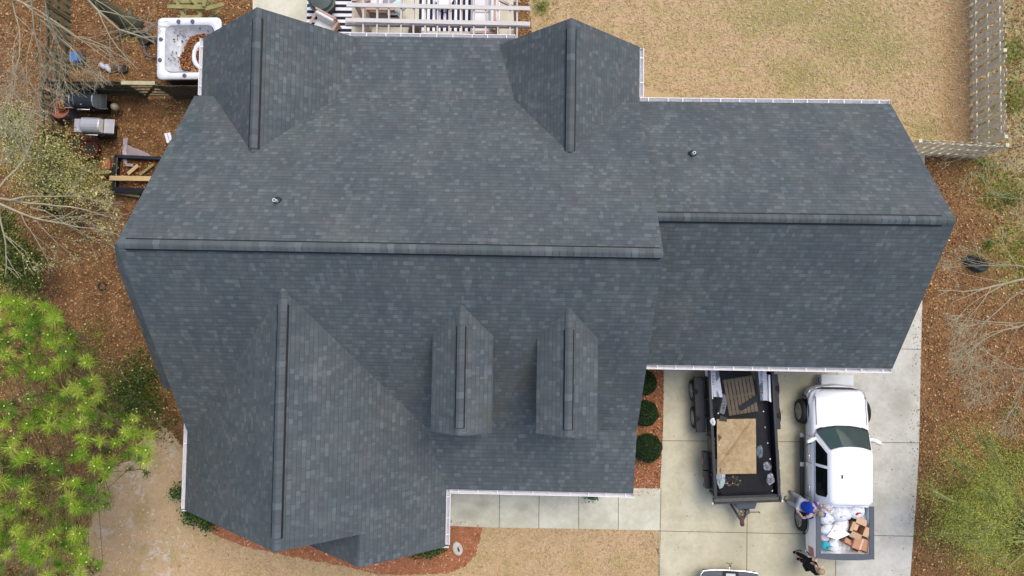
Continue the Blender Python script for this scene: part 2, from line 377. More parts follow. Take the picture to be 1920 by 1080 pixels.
for a, b in (((1240, 826), (1723, 830)), ((1236, 995), (1713, 1005)), ((1401, 905), (1392, 1900)), ((1569.5, 600), (1560, 1900)), ((1640, 653), (1726, 655)), ((937, 916), (936, 989)), ((1011, 916), (1010, 990)), ((1085, 916), (1085, 991)), ((1159, 916), (1159, 992)), ((1239, 915), (1222, 1900))): joint(a, b)
PATIO = pxpoly([(475, -160), (965, -160), (967, 120), (475, 120)])
sheet('patio', PATIO, .06, concrete_mat('patio_concrete', (188, 182, 160), (208, 204, 184)), th=.058)

# loose leaves, mulch straw and dry grass (nobody could count them)
HOUSE = [(-9.3, -5.4), (3, -5), (3, -1.2), (10.7, -1.2), (10.7, 6.3), (3, 8.2), (-9.3, 8.2)]
allpx = pxpoly([(-60, -60), (1980, -60), (1980, 1140), (-60, 1140)])
q = fill(allpx, 95000, [HOUSE, LAWN_B, LAWN_F, DRV_L, DRV_R, PATIO, WALK])
z = rng.uniform(.006, .05, (len(q), 1))
tag(scatter('fallen_leaves', np.hstack([q, z]), rng.uniform(.018, .05, len(q)), palette(len(q), [(154, 114, 76), (132, 94, 62), (176, 136, 92), (196, 164, 122), (102, 76, 52), (160, 106, 70), (132, 126, 80)], [5, 5, 4, 1.6, 4, 1.5, .8], .18), attr_mat('dry_leaf'), tilt=.6), kind='stuff')
qf = fill(LAWN_FC, 34000, [HOUSE, WALK, MUL_F]); qf = qf[rng.random(len(qf)) < np.clip((qf[:, 0] + 12.5) / 4.5, .12, .8)]
q = np.concatenate([fill(LAWN_BC, 36000, [HOUSE]), qf])
tag(scatter('dry_grass', np.hstack([q, rng.uniform(.01, .04, (len(q), 1))]), rng.uniform(.03, .07, len(q)), palette(len(q), [(190, 164, 126), (204, 180, 142), (174, 146, 108), (176, 164, 118), (152, 124, 88)], [5, 4, 3, 1.6, .9], .08), attr_mat('dry_blade'), tilt=.5, aspect=5), kind='stuff')
q = np.concatenate([fill(pxpoly([(1240, 680), (1560, 680), (1560, 1100), (1240, 1100)]), 60, [HOUSE]), fill(pxpoly([(1575, 560), (1722, 560), (1706, 1080), (1570, 1080)]), 120, [HOUSE]), fill(pxpoly([(1712, 560), (1728, 560), (1716, 1000), (1700, 1000)]), 160)])
tag(scatter('stray_leaves', np.hstack([q, np.full((len(q), 1), .04)]), rng.uniform(.012, .03, len(q)), palette(len(q), [(140, 104, 70), (110, 84, 58), (90, 80, 60)], [3, 3, 2], .2), attr_mat('dry_leaf'), tilt=.3), kind='stuff')
q = np.concatenate([fill(MUL_F, 5000, [HOUSE]), fill(MUL_R, 3500, [HOUSE])])
tag(scatter('pine_straw', np.hstack([q, rng.uniform(.012, .04, (len(q), 1))]), rng.uniform(.03, .07, len(q)), palette(len(q), [(176, 108, 72), (150, 84, 52), (206, 146, 110), (236, 206, 184)], [5, 4, 2, .7], .15), attr_mat('dry_blade'), tilt=.5, aspect=5), kind='stuff')
# green grass: lower right slope, upper right verge, under the pine
gp = []
for x, y, rx, ry, n in ((1850, 950, 95, 110, 4500), (1900, 840, 50, 50, 900), (1905, 130, 22, 130, 1300), (1890, 350, 45, 60, 900), (1905, 480, 30, 50, 500), (1845, 480, 12, 10, 120), (245, 745, 60, 70, 2600), (60, 950, 110, 120, 5000), (160, 730, 120, 90, 4000), (1030, 12, 12, 10, 60)):
    k = int(max(3, n / 170)); cx = rng.normal(x, rx * .55, k); cy = rng.normal(y, ry * .55, k)
    for a_, b_ in zip(cx, cy):
        if a_ < 1722 and x > 1300: continue
        m_ = n // k; c0 = at(a_, b_)
        gp.append(np.stack([rng.normal(c0.x, .28, m_), rng.normal(c0.y, .28, m_)], 1))
q = np.concatenate(gp); k = ~inpoly(q[:, 0], q[:, 1], DRV_R); q = q[k]
tag(scatter('green_grass', np.hstack([q, rng.uniform(.03, .12, (len(q), 1))]), rng.uniform(.03, .09, len(q)), palette(len(q), [(112, 124, 50), (136, 150, 62), (160, 170, 88), (88, 98, 44), (164, 144, 92)], [4, 5, 3, 2.4, 2.4], .2), attr_mat('grass_blade', trans=.3), tilt=.7, aspect=5), kind='stuff')

# ================================================================ HOUSE
XL, XR, YR, HR = -9.8, 3.31, 1.636, 7.463
YBF, YBB, HB, YF, YB, HE = -3.138, 6.411, 3.56, -5.042, 8.481, 3.0
sl = (HR - HB) / (YR - YBF); up = lambda y: HR - sl * abs(y - YR)
K = .004
def sh(x, y, z): return (x, y - K * (x + 3), z)
house = thing('house', (0, 0, 0), 'large house with charcoal shingled gable roofs, two small dormers and white gutters', 'house')
rf = MB()
TH = .14
rf.plank([sh(XL, YR, HR), sh(XL, -3.75, up(-3.75)), sh(-8.2, -3.75, up(-3.75)), sh(-8.2, YBF, HB), sh(XR, YBF, HB), sh(XR, YR, HR)], TH)
rf.plank([sh(-3.3, YBF, HB), sh(-3.3, YF, HE), sh(XR, YF, HE), sh(XR, YBF, HB)], TH)
rf.plank([sh(XR, YR, HR), sh(XR, YBB, HB), sh(XL, YBB, HB), sh(XL, YR, HR)], TH)
rf.plank([sh(1.5, YBB, HB), sh(1.5, YB, HE), sh(-7.4, YB, HE), sh(-7.4, YBB, HB)], TH)
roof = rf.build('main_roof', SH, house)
def gable_roof(name, xr, yb, yf, h, xw, xe, he, k=True, hw=None):
    """ridge along Y at xr from yb to yf, eaves at xw / xe"""
    f = sh if k else (lambda x, y, z: (x, y, z)); g = MB(); hw = he if hw is None else hw
    g.plank([f(xr, yb, h), f(xr, yf, h), f(xw, yf, hw), f(xw, yb, hw)], TH); g.plank([f(xr, yb, h), f(xe, yb, he), f(xe, yf, he), f(xr, yf, h)], TH)
    return g.build(name, SH, house)
G1 = dict(xr=1.205, yf=8.259, h=5.098, yb=4.3, w=-.9, e=3.40)
G2 = dict(xr=-7.386, yf=8.384, h=5.245, yb=4.2, w=-9.84, e=-5.0)
F3 = dict(xr=-6.007, yf=-5.83, h=6.66, yb=.5, w=-9.93, e=-2.19)
F4 = dict(xr=-4.274, yf=-6.714, h=4.947, yb=-5.0)
gable_roof('rear_gable_roof', G1['xr'], G1['yb'], G1['yf'], G1['h'], G1['w'], G1['e'], HE)
gable_roof('rear_gable_roof', G2['xr'], G2['yb'], G2['yf'], G2['h'], G2['w'], G2['e'], HE)
f3 = MB(); s3 = (F3['h'] - HE) / (F3['e'] - F3['xr'])
x, e, wv = F3['xr'], F3['e'], F3['w']
f3.plank([sh(x, F3['yb'], F3['h']), sh(x, F3['yf'], F3['h']), sh(wv, F3['yf'], HE), sh(wv, -3.2, HE), sh(wv, F3['yb'], HE)], TH)
h4 = F3['h'] - s3 * (F4['xr'] - x)
f3.plank([sh(x, F3['yb'], F3['h']), sh(e, F3['yb'], HE), sh(e, F4['yf'], HE), sh(F4['xr'], F4['yf'], h4), sh(F4['xr'], F3['yf'], h4), sh(x, F3['yf'], F3['h'])], TH)
# west slope of the lower front gable
f3.plank([sh(F4['xr'], F4['yb'], h4), sh(F4['xr'], F4['yf'], h4), sh(F4['xr'] - 2.1, F4['yf'], h4 - 2.1 * s3), sh(F4['xr'] - 2.1, F4['yb'], h4 - 2.1 * s3)], TH)
f3.build('front_gable_roof', SH, house)
WX, WY0, WY1, WH = 10.875, -1.298, 6.588, 6.29; WR = (WY0 + WY1) / 2
wr = MB(); wr.plank([(2.9, WR, WH), (2.9, WY0, HE), (WX, WY0, HE), (WX, WR, WH)], TH); wr.plank([(2.9, WR, WH), (WX, WR, WH), (WX, WY1, HE), (2.9, WY1, HE)], TH)
wr.build('garage_roof', SH, house)
# side slope hanging past the lower left rake
sk = MB(); y1 = -2.15
sk.plank([sh(XL + .01, YR, HR - .02), sh(XL - .06, YR, HR - .05), sh(XL - .36, YR - .5, up(YR - .5) - .35), sh(XL - .50, y1, up(y1) - .55), sh(XL + .01, y1, up(y1) - .03)], .1)
sk.build('rake_skirt', SH, house)

def cap(xa, ya, xb, yb, h, half=.112, slope=.6, full=None, vent=None, k=True):
    """bent cap shingles over a ridge; vent=(t0,t1) raises them on a black ridge vent"""
    f = sh if k else (lambda x, y, z: (x, y, z)); a, b = Vector((xa, ya, h)), Vector((xb, yb, h)); d = (b - a); L = d.length; d.normalize(); n = Vector((-d.y, d.x, 0))
    def strip(m, t0, t1, rise, hw, stepw=.17):
        N = max(1, int((t1 - t0) / stepw))
        for i in range(N):
            s0, s1 = t0 + (t1 - t0) * i / N, t0 + (t1 - t0) * (i + 1) / N + .03; p0, p1 = a + d * s0, a + d * s1; jz = .006
            for sd_ in (1, -1):
                prof = [(0, 0), (.35, -.35 * slope * .55), (1, -slope * .92)]
                for (u0, z0), (u1, z1) in zip(prof, prof[1:]):
                    pts = [p0 + n * sd_ * hw * u0 + Vector((0, 0, rise + z0 * hw + jz)), p0 + n * sd_ * hw * u1 + Vector((0, 0, rise + z1 * hw + jz)), p1 + n * sd_ * hw * u1 + Vector((0, 0, rise + z1 * hw - jz)), p1 + n * sd_ * hw * u0 + Vector((0, 0, rise + z0 * hw - jz))]
                    if sd_ < 0: pts.reverse()
                    m.poly([f(*p) for p in pts], 0, [(u0, (i + .2) * .17), (u1, (i + .2) * .17), (u1, (i + .95) * .17), (u0, (i + .95) * .17)])
    m = MB(); strip(m, 0, L, .012, half * 1.0); m.build('ridge_cap', SHC, roof)
    if vent:
        m = MB(); strip(m, vent[0], vent[1], .045, half * 1.02); m.build('ridge_vent_cap', SHC, roof)
        m = MB()
        for sd_ in (1, -1):
            o_ = n * sd_ * (half * 1.02 - .01); z_ = Vector((0, 0, .035 - slope * half * .92))
            p0, p1 = a + d * vent[0] + o_ + z_, a + d * vent[1] + o_ + z_; q0, q1 = p0 + n * sd_ * .04, p1 + n * sd_ * .04; lo = Vector((0, 0, -.06))
            ring = lambda p, q_: [Vector(f(*v)) for v in (p, q_ + Vector((0, 0, -.02)), q_ + lo, p + lo)]
            m.loft([ring(p0, q0), ring(p1, q1)])
        for t in vent:
            p = a + d * t; m.loft([[Vector(f(*(p + n * s_ * half + Vector((0, 0, z_)) + d * e_))) for s_, z_ in ((-1, -slope * half + .03), (0, .035), (1, -slope * half + .03), (0, -.02))] for e_ in (-.012, .012)])
        m.build('ridge_vent', BLACK, roof)
Lm = XR - XL
cap(XL + .05, YR, XR - .03, YR, HR, vent=(.17, Lm - .13))
cap(3.32, WR, WX - .05, WR, WH, vent=(.03, WX - 3.32 - .33), k=False, half=.105, slope=.75)
cap(G1['xr'], G1['yf'] - .03, G1['xr'], 4.58, G1['h'], vent=(.25, G1['yf'] - 4.62), half=.112, slope=.75)
cap(G2['xr'], G2['yf'] - .03, G2['xr'], 4.42, G2['h'], vent=(.25, G2['yf'] - 4.55), half=.112, slope=.75)
cap(x, F3['yf'] + .03, x, .75, F3['h'], vent=(.3, -.05 - F3['yf'] + .28), half=.112, slope=.8)
cap(F4['xr'], F4['yf'] + .02, F4['xr'], -5.86, h4, half=.11, slope=.8)
# dormers
def dormer(xc, yb, ye, yfr, hx):
    hr_, he_ = up(yb), up(ye) ; g = MB()
    for s_ in (-1, 1): g.plank([sh(xc, yb, hr_), sh(xc, yfr, hr_), sh(xc + s_ * hx, yfr, he_), sh(xc + s_ * hx, yb, he_)], .09)
    d_ = g.build('dormer_roof', SH, house)
    w_ = MB()
    i_ = .12
    outer = [sh(xc - hx + i_, yfr + .15, up(yfr) - .3), sh(xc + hx - i_, yfr + .15, up(yfr) - .3), sh(xc + hx - i_, yfr + .15, he_ - .02), sh(xc, yfr + .15, hr_ - .14), sh(xc - hx + i_, yfr + .15, he_ - .02)]
    back = [(p[0], yb + .3, p[2]) for p in outer]
    w_.loft([outer, back]); w_.build('dormer_wall', M('white_siding', (.62, .62, .6), .6, .06), house)
    zc = (he_ + up(yfr)) / 2 + .05; wn = MB(); wn.box(sh(xc, yfr + .13, zc), (.62, .05, .85)); fr = wn.build('dormer_window', WHITE, house)
    wp = MB(); wp.box(sh(xc, yfr + .10, zc), (.5, .012, .73)); wp.build('pane', M('dark_window_glass', (.02, .025, .03), .08, .1, spec=.6), fr)
    cap(xc, yfr + .02, xc, yb + .02, hr_, half=.095, slope=.65, vent=(.18, yb - yfr - .55))
dormer(-1.553, .33, -.437, -2.94, .79)
dormer(*[at(1068, 580, 6.38)[0]], .30, -.46, -2.93, .79)
# vent pipes
def vent_pipe(px, py, f):
    h0 = 5.0
    for _ in range(30): h0 = f(at(px, py, h0).y)
    p = at(px, py, h0); m = MB(); m.lathe((p.x, p.y, h0 - .04), [(.13, -.04), (.125, .03), (.075, .09), (.06, .11)], 20); m.lathe((p.x, p.y, h0 - .1), [(.0, 0), (.0, 0)], 3)
    b_ = m.build('vent_boot', M('vent_boot_rubber', (.03, .033, .036), .6), roof, smooth=True)
    m = MB(); m.lathe((p.x, p.y, h0), [(.045, -.1), (.045, .26), (.03, .26), (.03, .12)], 16); m.build('vent_pipe', M('vent_pipe_metal', (.6, .62, .63), .5, .2), roof, smooth=False)
vent_pipe(520, 378, up); vent_pipe(1298, 290, lambda y: WH - (WH - HE) / (WY1 - WR) * (y - WR))
# gutters
def gutter(a, b, out, k=True):
    f = sh if k else (lambda x, y, z: (x, y, z)); a, b, o = Vector(a), Vector(b), Vector(out); L = (b - a).length; d = (b - a).normalized(); m = MB()
    W_ = .125; T_ = .016
    sec = [(0, 0), (0, -.13), (W_ - .03, -.13), (W_, -.02), (W_, .012), (W_ - T_, .012), (W_ - T_ - .004, -.02), (W_ - .045, -.105), (T_, -.105), (T_, 0)]
    rings = [[f(*(p + o * u_ + Vector((0, 0, z_ - .03)))) for u_, z_ in sec] for p in (a, b)]
    m.loft(rings)
    # channel floor, shade inside the gutter painted as a greyer strip
    m.poly([f(*(p + o * u_ + Vector((0, 0, -.131)))) for p, u_ in ((a, T_ + .001), (b, T_ + .001), (b, W_ - .05), (a, W_ - .05))], 1)
    n = int(L / .52)
    for i in range(n):
        t = (i + .5 + random.uniform(-.12, .12)) * L / n; p = a + d * t
        m.bar(f(*(p + o * -.02 + Vector((0, 0, -.022)))), f(*(p + o * (W_ - .008) + Vector((0, 0, -.022)))), .022, .006)
    for p in (a, b): m.bar(f(*(p + Vector((0, 0, -.09)))), f(*(p + o * (W_ - .004) + Vector((0, 0, -.09)))), .006, .12)
    return m.build('gutter', [WHITE, GUTIN], house)
GE = HE - .02
gutter((-5.62, YB, GE), (-.35, YB, GE), (0, 1, 0))
gutter((G1['e'], G1['yf'] - .02, GE), (G1['e'], WY1 + .16, GE), (1, 0, 0))
gutter((3.42, WY1, GE), (WX, WY1, GE), (0, 1, 0), False)
gutter((WX, WY0, GE), (3.15, WY0, GE), (0, -1, 0), False)
gutter((G2['w'], 6.62, GE), (G2['w'], G2['yf'] - .02, GE), (-1, 0, 0))
gutter((F3['w'], F3['yf'] + .03, GE), (F3['w'], -3.05, GE), (-1, 0, 0))
gutter((e, F4['yf'] + .05, GE), (e, YF - .02, GE), (1, 0, 0))
gutter((e + .14, YF, GE), (XR, YF, GE), (0, -1, 0))
gm = MB(); gm.bar(sh(F3['w'] - .1, F3['yf'] - .02, GE - .05), sh(F3['w'] + .42, F3['yf'] - .02, GE - .02), .02, .1); gm.build('eave_return', WHITE, house); gm = MB(); gm.bar(sh(e + .1, F4['yf'] - .02, GE - .05), sh(e - .5, F4['yf'] - .02, GE - .02), .02, .1)
gm.build('eave_return', WHITE, house)
gm = MB(); p = at(290, 662, 4.0); gm.box((p.x + .03, p.y, 3.98), (.2, .03, .08)); gm.box((p.x - .07, p.y + .04, 3.98), (.02, .1, .08)); gm.box((p.x + .03, p.y + .04, 3.98), (.02, .08, .06)); gm.build('gutter_end', WHITE, house)
gm = MB(); p = at(306, 700, 2.6); gm.box((p.x + .03, p.y, 2.6), (.22, .04, .06)); gm.box((p.x - .06, p.y + .25, 2.6), (.03, .55, .05)); gm.build('basement_trim', M('weathered_trim', (.25, .26, .22), .7, .3), house)
# walls under the eaves
WALL = M('pale_siding', (.5, .49, .45), .7, .08, 2)
def wall_block(pts, z1, name='wall'):
    m = MB(); m.prism([sh(x_, y_, 0)[:2] for x_, y_ in pts], 0, z1); return m.build(name, WALL, house)
wall_block([(XL + .35, -3.1), (XR - .3, -3.1), (XR - .3, 6.2), (XL + .35, 6.2)], 3.35)
wall_block([(-2.5, -4.6), (XR - .4, -4.6), (XR - .4, -3.12), (-2.5, -3.12)], 2.7, 'porch_front')
wall_block([(F3['w'] + .35, -5.4), (e - .35, -5.4), (e - .35, -3.12), (F3['w'] + .35, -3.12)], 2.78, 'front_wall')
wall_block([(F4['xr'] - 1.6, -6.4), (e - .36, -6.4), (e - .36, -5.42), (F4['xr'] - 1.6, -5.42)], 2.7, 'front_wall')
wall_block([(G2['w'] + .3, 6.22), (G2['e'] - .4, 6.22), (G2['e'] - .4, 8.1), (G2['w'] + .3, 8.1)], 2.75, 'rear_wall')
wall_block([(G1['w'] + .4, 6.22), (G1['e'] - .3, 6.22), (G1['e'] - .3, 8.0), (G1['w'] + .4, 8.0)], 2.75, 'rear_wall')
m = MB(); m.prism([(3.05, WY0 + .35), (WX - .3, WY0 + .35), (WX - .3, WY1 - .35), (3.05, WY1 - .35)], 0, 2.85); m.build('garage_wall', WALL, house)
def gable_wall(pts): m = MB(); m.poly(pts); m.poly([(p[0] - .0, p[1] + (.05 if p[1] < 0 else -.05), p[2]) for p in reversed(pts)]); m.build('gable_wall', WALL, house)
gable_wall([sh(F3['w'] + .4, -5.401, 2.78), sh(e - .4, -5.401, 2.78), sh(F3['xr'], -5.401, F3['h'] - .35)])
gable_wall([sh(F4['xr'] - 1.5, -6.401, 2.7), sh(e - .4, -6.401, 2.7), sh(F4['xr'], -6.401, h4 - .3)])
for g_, y_ in ((G1, 8.001), (G2, 8.101)): gable_wall([sh(g_['e'] - .4, y_, 2.74), sh(g_['w'] + .4, y_, 2.74), sh(g_['xr'], y_, g_['h'] - .3)])
m = MB(); m.poly([(WX - .299, WY0 + .4, 2.84), (WX - .299, WY1 - .4, 2.84), (WX - .299, WR, WH - .3)]); m.build('gable_wall', WALL, house)
for X_, yy in ((XL + .349, 1), (XR - .299, 1)): m = MB(); m.poly([sh(X_, -3.0, 3.34), sh(X_, 6.1, 3.34), sh(X_, YR, HR - .3)]); m.build('gable_wall', WALL, house)
def opening(name, c, w_, h_, axis='y', panes=True):
    m = MB(); m.box(c, (w_, .06, h_) if axis == 'y' else (.06, w_, h_)); f_ = m.build(name, WHITE, house)
    s_ = -1 if (axis == 'y' and c[1] < 2) else 1
    m = MB(); cc = Vector(c) + (Vector((0, s_ * .031, 0)) if axis == 'y' else Vector((.031 * (1 if c[0] > 0 else -1), 0, 0)))
    m.box(cc, (w_ - .14, .012, h_ - .14) if axis == 'y' else (.012, w_ - .14, h_ - .14)); m.build('pane', MC['dark_window_glass'], f_)
for xx in (-8.3, -6.6): opening('window', (xx, -5.43, 1.6), 1.0, 1.5)
opening('window', (-3.9, -6.43, 1.6), 1.6, 1.5); opening('window', (1.4, -4.63, 1.6), 1.2, 1.5); opening('window', (-7.4, 8.13, 1.6), 1.4, 1.4); opening('window', (1.2, 8.03, 1.6), 1.4, 1.4)
m = MB()
for cx in (5.6, 8.6):
    for r_ in range(4): m.box((cx, WY0 + .33, .36 + r_ * .56), (2.5, .05, .54))
m.build('garage_door', M('garage_door_paint', (.66, .65, .6), .5, .05), house, bevel=.01)
m = MB(); m.box((-.6, -4.63, 1.08), (.95, .06, 2.1)); m.build('front_door', M('front_door_paint', (.05, .06, .07), .4), house, bevel=.01)
# ================================================================ FENCES
def fence(A, B, h, label, cat='fence', side=1, gap=.085, pw=.14, both=False, rails=3, mats=None, posts=True, lean=0, seed=1, skip=0, group=None):
    r_ = random.Random(seed); A, B = Vector((A[0], A[1], 0)), Vector((B[0], B[1], 0)); L = (B - A).length; d = (B - A).normalized(); n = Vector((-d.y, d.x, 0))
    t = thing('wooden_fence', A, label, cat, group=group); O = A
    pm, rm_ = mats
    m = MB(); s = 0; i = 0
    while s < L:
        if r_.random() >= skip:
            off = n * .035 * (side if (not both or i % 2) else -side); p = d * (s + pw / 2) + off; tl = r_.uniform(-.015, .015) + lean
            hh = h + r_.uniform(-.03, .03); q = p + d * tl * h + n * r_.uniform(-.01, .01)
            x_ = d * (pw / 2 - r_.uniform(0, .008)); y_ = n * .01
            ring = lambda c, z_, k: [c - x_ * k - y_ + Vector((0, 0, z_)), c + x_ * k - y_ + Vector((0, 0, z_)), c + x_ * k + y_ + Vector((0, 0, z_)), c - x_ * k + y_ + Vector((0, 0, z_))]
            m.loft([ring(p, .03, 1), ring(q * .97 + p * .03, hh - .05, 1), ring(q, hh, .55)])
        s += pw + gap + r_.uniform(-.015, .03) * (both and gap > .01); i += 1
    m.build('pickets', pm, t)
    for k in range(rails):
        z_ = h * (.15 + .7 * k / max(1, rails - 1)); m = MB(); m.bar((0, 0, z_), tuple(d * L + Vector((0, 0, z_))), .045, .09); m.build('rail', rm_, t)
    if posts:
        N = max(1, round(L / 2.4))
        for k in range(N + 1):
            m = MB(); c = d * (L * k / N); m.box((c.x, c.y, h * .5), (.09, .09, h * .98)); m.box((c.x, c.y, h * .99 + .02), (.105, .105, .03)); m.build('post', rm_, t)
    return t
PK = M('sun_bleached_pine', srgb(202, 192, 170), .85, .28, 3, bump=.3); RL = M('pale_fence_rail', srgb(200, 192, 166), .85, .2)
PG = M('mossy_fence_board', srgb(120, 112, 84), .9, .4, 4, bump=.4); RG = M('dark_fence_rail', srgb(84, 78, 56), .9, .35)
PD = M('dark_rotting_board', srgb(82, 72, 54), .9, .4, 4, bump=.4)
fence((15.07, 14.2), (15.07, 5.95), 1.78, 'long bleached board fence at the right edge of the dry back lawn', side=1, both=True, gap=.045, mats=(PK, RL), seed=3)
fence((12.4, 5.78), (15.1, 5.68), 1.78, 'short bleached fence closing the gap between garage corner and long fence', side=1, both=True, gap=.0, mats=(PK, RL), seed=4)
fence((-15.86, 12.6), (-15.82, 7.6), 1.35, 'leaning grey board fence under the bare branches, upper left', side=1, gap=.1, mats=(PG, RG), seed=5, lean=.02, skip=.08)
fence((-15.95, 7.3), (-15.75, 3.3), 1.3, 'dark mossy fence beside the grills and the budding shrub', side=1, gap=.12, mats=(PD, RG), seed=6, lean=-.05, skip=.2)
fence((-15.7, 7.45), (-13.1, 7.45), 1.55, 'dark board fence behind the black grill', side=1, gap=.01, mats=(PD, RG), seed=7)
fence((-12.0, 7.42), (-10.0, 7.42), 1.5, 'dark board fence running from gate to house below the hot tub', side=-1, gap=.01, mats=(PD, RG), seed=8)
g = thing('wooden_gate', (-13.05, 7.44, 0), 'slatted wooden gate with diagonal brace between two dark fence runs', 'gate')
for k in range(5): m = MB(); m.box((.5, 0, .25 + k * .29), (.95, .03, .11)); m.build('slat', PG, g)
for k in (0, 1.0): m = MB(); m.box((k, .03, .8), (.1, .1, 1.55)); m.build('post', RG, g)
m = MB(); m.bar((.05, -.04, .2), (.95, -.04, 1.4), .03, .1); m.build('brace', RG, g)
m = MB(); m.box((.5, .0, 1.56), (1.1, .12, .05)); m.build('top_board', M('pale_weathered_board', srgb(176, 166, 132), .85, .25), g)

# ================================================================ HOT TUB AND SIDE YARD
def rrect(cx, cy, hx, hy, r_, z_, n=5):
    o = []
    for sx, sy, a0 in ((1, 1, 0), (-1, 1, 90), (-1, -1, 180), (1, -1, 270)):
        for k in range(n + 1):
            a_ = R(a0 + 90 * k / n); o.append(Vector((cx + sx * (hx - r_) + r_ * math.cos(a_), cy + sy * (hy - r_) + r_ * math.sin(a_), z_)))
    return o
TUBM = M('white_acrylic', (.72, .72, .74), .25, .06, 3, spec=.5); TUBI = M('marbled_grey_acrylic', (.5, .51, .53), .3, .25, 5, spec=.5)
t = thing('hot_tub', (-11.28, 8.86, 0), 'white hot tub without cover, half filled with brown leaves, beside the roof corner', 'hot tub', R(1))
m = MB(); m.loft([rrect(0, 0, 1.0, .98, .12, 0), rrect(0, 0, 1.0, .98, .12, .74)], cap1=False); m.build('cabinet', M('hot_tub_skirt', (.05, .045, .05), .6), t)
m = MB()
rim = [rrect(0, 0, 1.05, 1.03, .16, .70), rrect(0, 0, 1.07, 1.05, .16, .80), rrect(0, 0, 1.05, 1.03, .15, .855), rrect(0, 0, .88, .86, .2, .86), rrect(0, 0, .82, .8, .22, .8)]
m.loft(rim, cap=False); m.build('shell_rim', TUBM, t, smooth=True)
m = MB(); m.loft([rrect(0, 0, .81, .79, .22, .83), rrect(.02, 0, .74, .7, .25, .62), rrect(.08, -.02, .55, .5, .25, .5), rrect(.12, -.05, .47, .42, .22, .44), rrect(.14, -.06, .42, .36, .2, .2), rrect(.14, -.06, .3, .3, .2, .16)], cap0=False); m.build('basin', TUBI, t, smooth=True)
for (x_, y_) in ((-.35, .9), (.12, .9), (-.93, .3), (-.95, -.4), (-.12, -.93)): m = MB(); m.lathe((x_, y_, .84), [(.07, 0), (.07, .035), (.05, .045)], 16); m.build('cap', M('grey_plastic_cap', (.1, .1, .12), .4), t)
r_ = random.Random(3)
for cx_, cy_, n_ in ((-.42, .5, 12), (-.6, -.2, 12), (-.35, -.7, 6), (.45, .62, 6)):
    for k in range(n_):
        m = MB(); x_, y_ = cx_ + r_.uniform(-.17, .17), cy_ + r_.uniform(-.17, .17); z_ = .80 - .55 * max(0, min(.4, (.78 - max(abs(x_), abs(y_)) * 1.02))) ; m.lathe((x_, y_, z_ - .06), [(.014, -.02), (.018, .03), (.01, .036)], 8); m.build('jet', MC['grey_plastic_cap'], t)
m = MB(); path = [(.42 + .3 * math.cos(a_) * (1 if math.cos(a_) < 0 else .9), -.22 + .42 * math.sin(a_), .72) for a_ in [R(70 + 22 * k) for k in range(11)]]; m.tube(path, [.05, .09, .1, .085, .07, .07, .08, .08, .07, .06, .05], 10); m.build('seat_edge', TUBM, t, smooth=True)
cx_, cy_ = -11.28, 8.86
pl = [(cx_ + x_, cy_ + y_) for x_, y_ in ((-.05, .42), (.3, .55), (.75, .52), (.78, -.72), (.05, -.74), (-.3, -.62), (-.38, -.3), (-.25, 0), (-.15, .2))]
q = fill(pl, 2600); q = np.concatenate([q, fill([(cx_ - .7, cy_ - .7), (cx_ + .7, cy_ - .7), (cx_ + .7, cy_ + .7), (cx_ - .7, cy_ + .7)], 60)]); zz = .665 + rng.uniform(0, .07, len(q))
lf = MB(); lf.prism(rough_outline(pl, .12, .03, 5), .3, .655); lp = lf.build('leaf_pile', M('wet_leaf_mass', srgb(96, 62, 38), .95, .3, 12)); tag(lp, kind='stuff')
tag(scatter('tub_leaves', np.hstack([q, zz[:, None]]), rng.uniform(.02, .05, len(q)), palette(len(q), [(150, 96, 58), (110, 70, 42), (186, 130, 84), (84, 54, 36), (210, 160, 120)], [5, 4, 3, 4, 1], .2), attr_mat('dry_leaf'), tilt=.6), kind='stuff')

def plank_thing(name, parts, label, cat, mat, z_=0, bevel=.006):
    t = thing(name, parts[0][0], label, cat); o = Vector(parts[0][0])
    for a, b, wd, ht in parts:
        m = MB(); m.bar(Vector(a) - o, Vector(b) - o, wd, ht); m.build('plank', mat, t)
    return t
MOSS = M('mossy_lumber', srgb(138, 132, 84), .9, .35, 4, bump=.3)
A = lambda x, y, h: tuple(at(x, y, h))
plank_thing('lumber_frame', [(A(314, 12, .75), A(385, 14, .75), .13, .05), (A(385, 17, .79), A(420, 8, .75), .13, .05), (A(338, 33, .66), A(377, 32, .68), .13, .05), (A(328, -5, .7), A(346, 33, .62), .11, .04), (A(356, -5, .7), A(372, 12, .66), .1, .04), (A(374, 8, .63), A(376, 34, .58), .13, .05), (A(325, 3, .6), A(402, 2, .6), .12, .05), (A(397, 0, .68), A(400, 28, .4), .1, .04), (A(388, -8, .84), A(382, 12, .84), .12, .04), (A(345, 30, .55), A(362, 4, .5), .07, .04), (A(392, 34, .3), A(412, 20, .3), .1, .04)], 'heap of mossy greenish boards leaning together above the hot tub', 'lumber pile', MOSS)
tb = thing('storage_bin', A(152, 113, 0), 'small blue plastic bin with open dark side under the bare branches', 'bin', R(3))
m = MB(); m.loft([rrect(0, 0, .17, .17, .04, 0), rrect(0, 0, .2, .19, .04, .34)]); m.build('body', M('blue_plastic', (.02, .045, .13), .4, .2), tb)
m = MB(); m.loft([rrect(-.05, .01, .13, .17, .03, .34), rrect(-.05, .01, .12, .16, .03, .38)]); m.build('lid', M('bright_blue_plastic', (.07, .2, .42), .35, .15), tb)
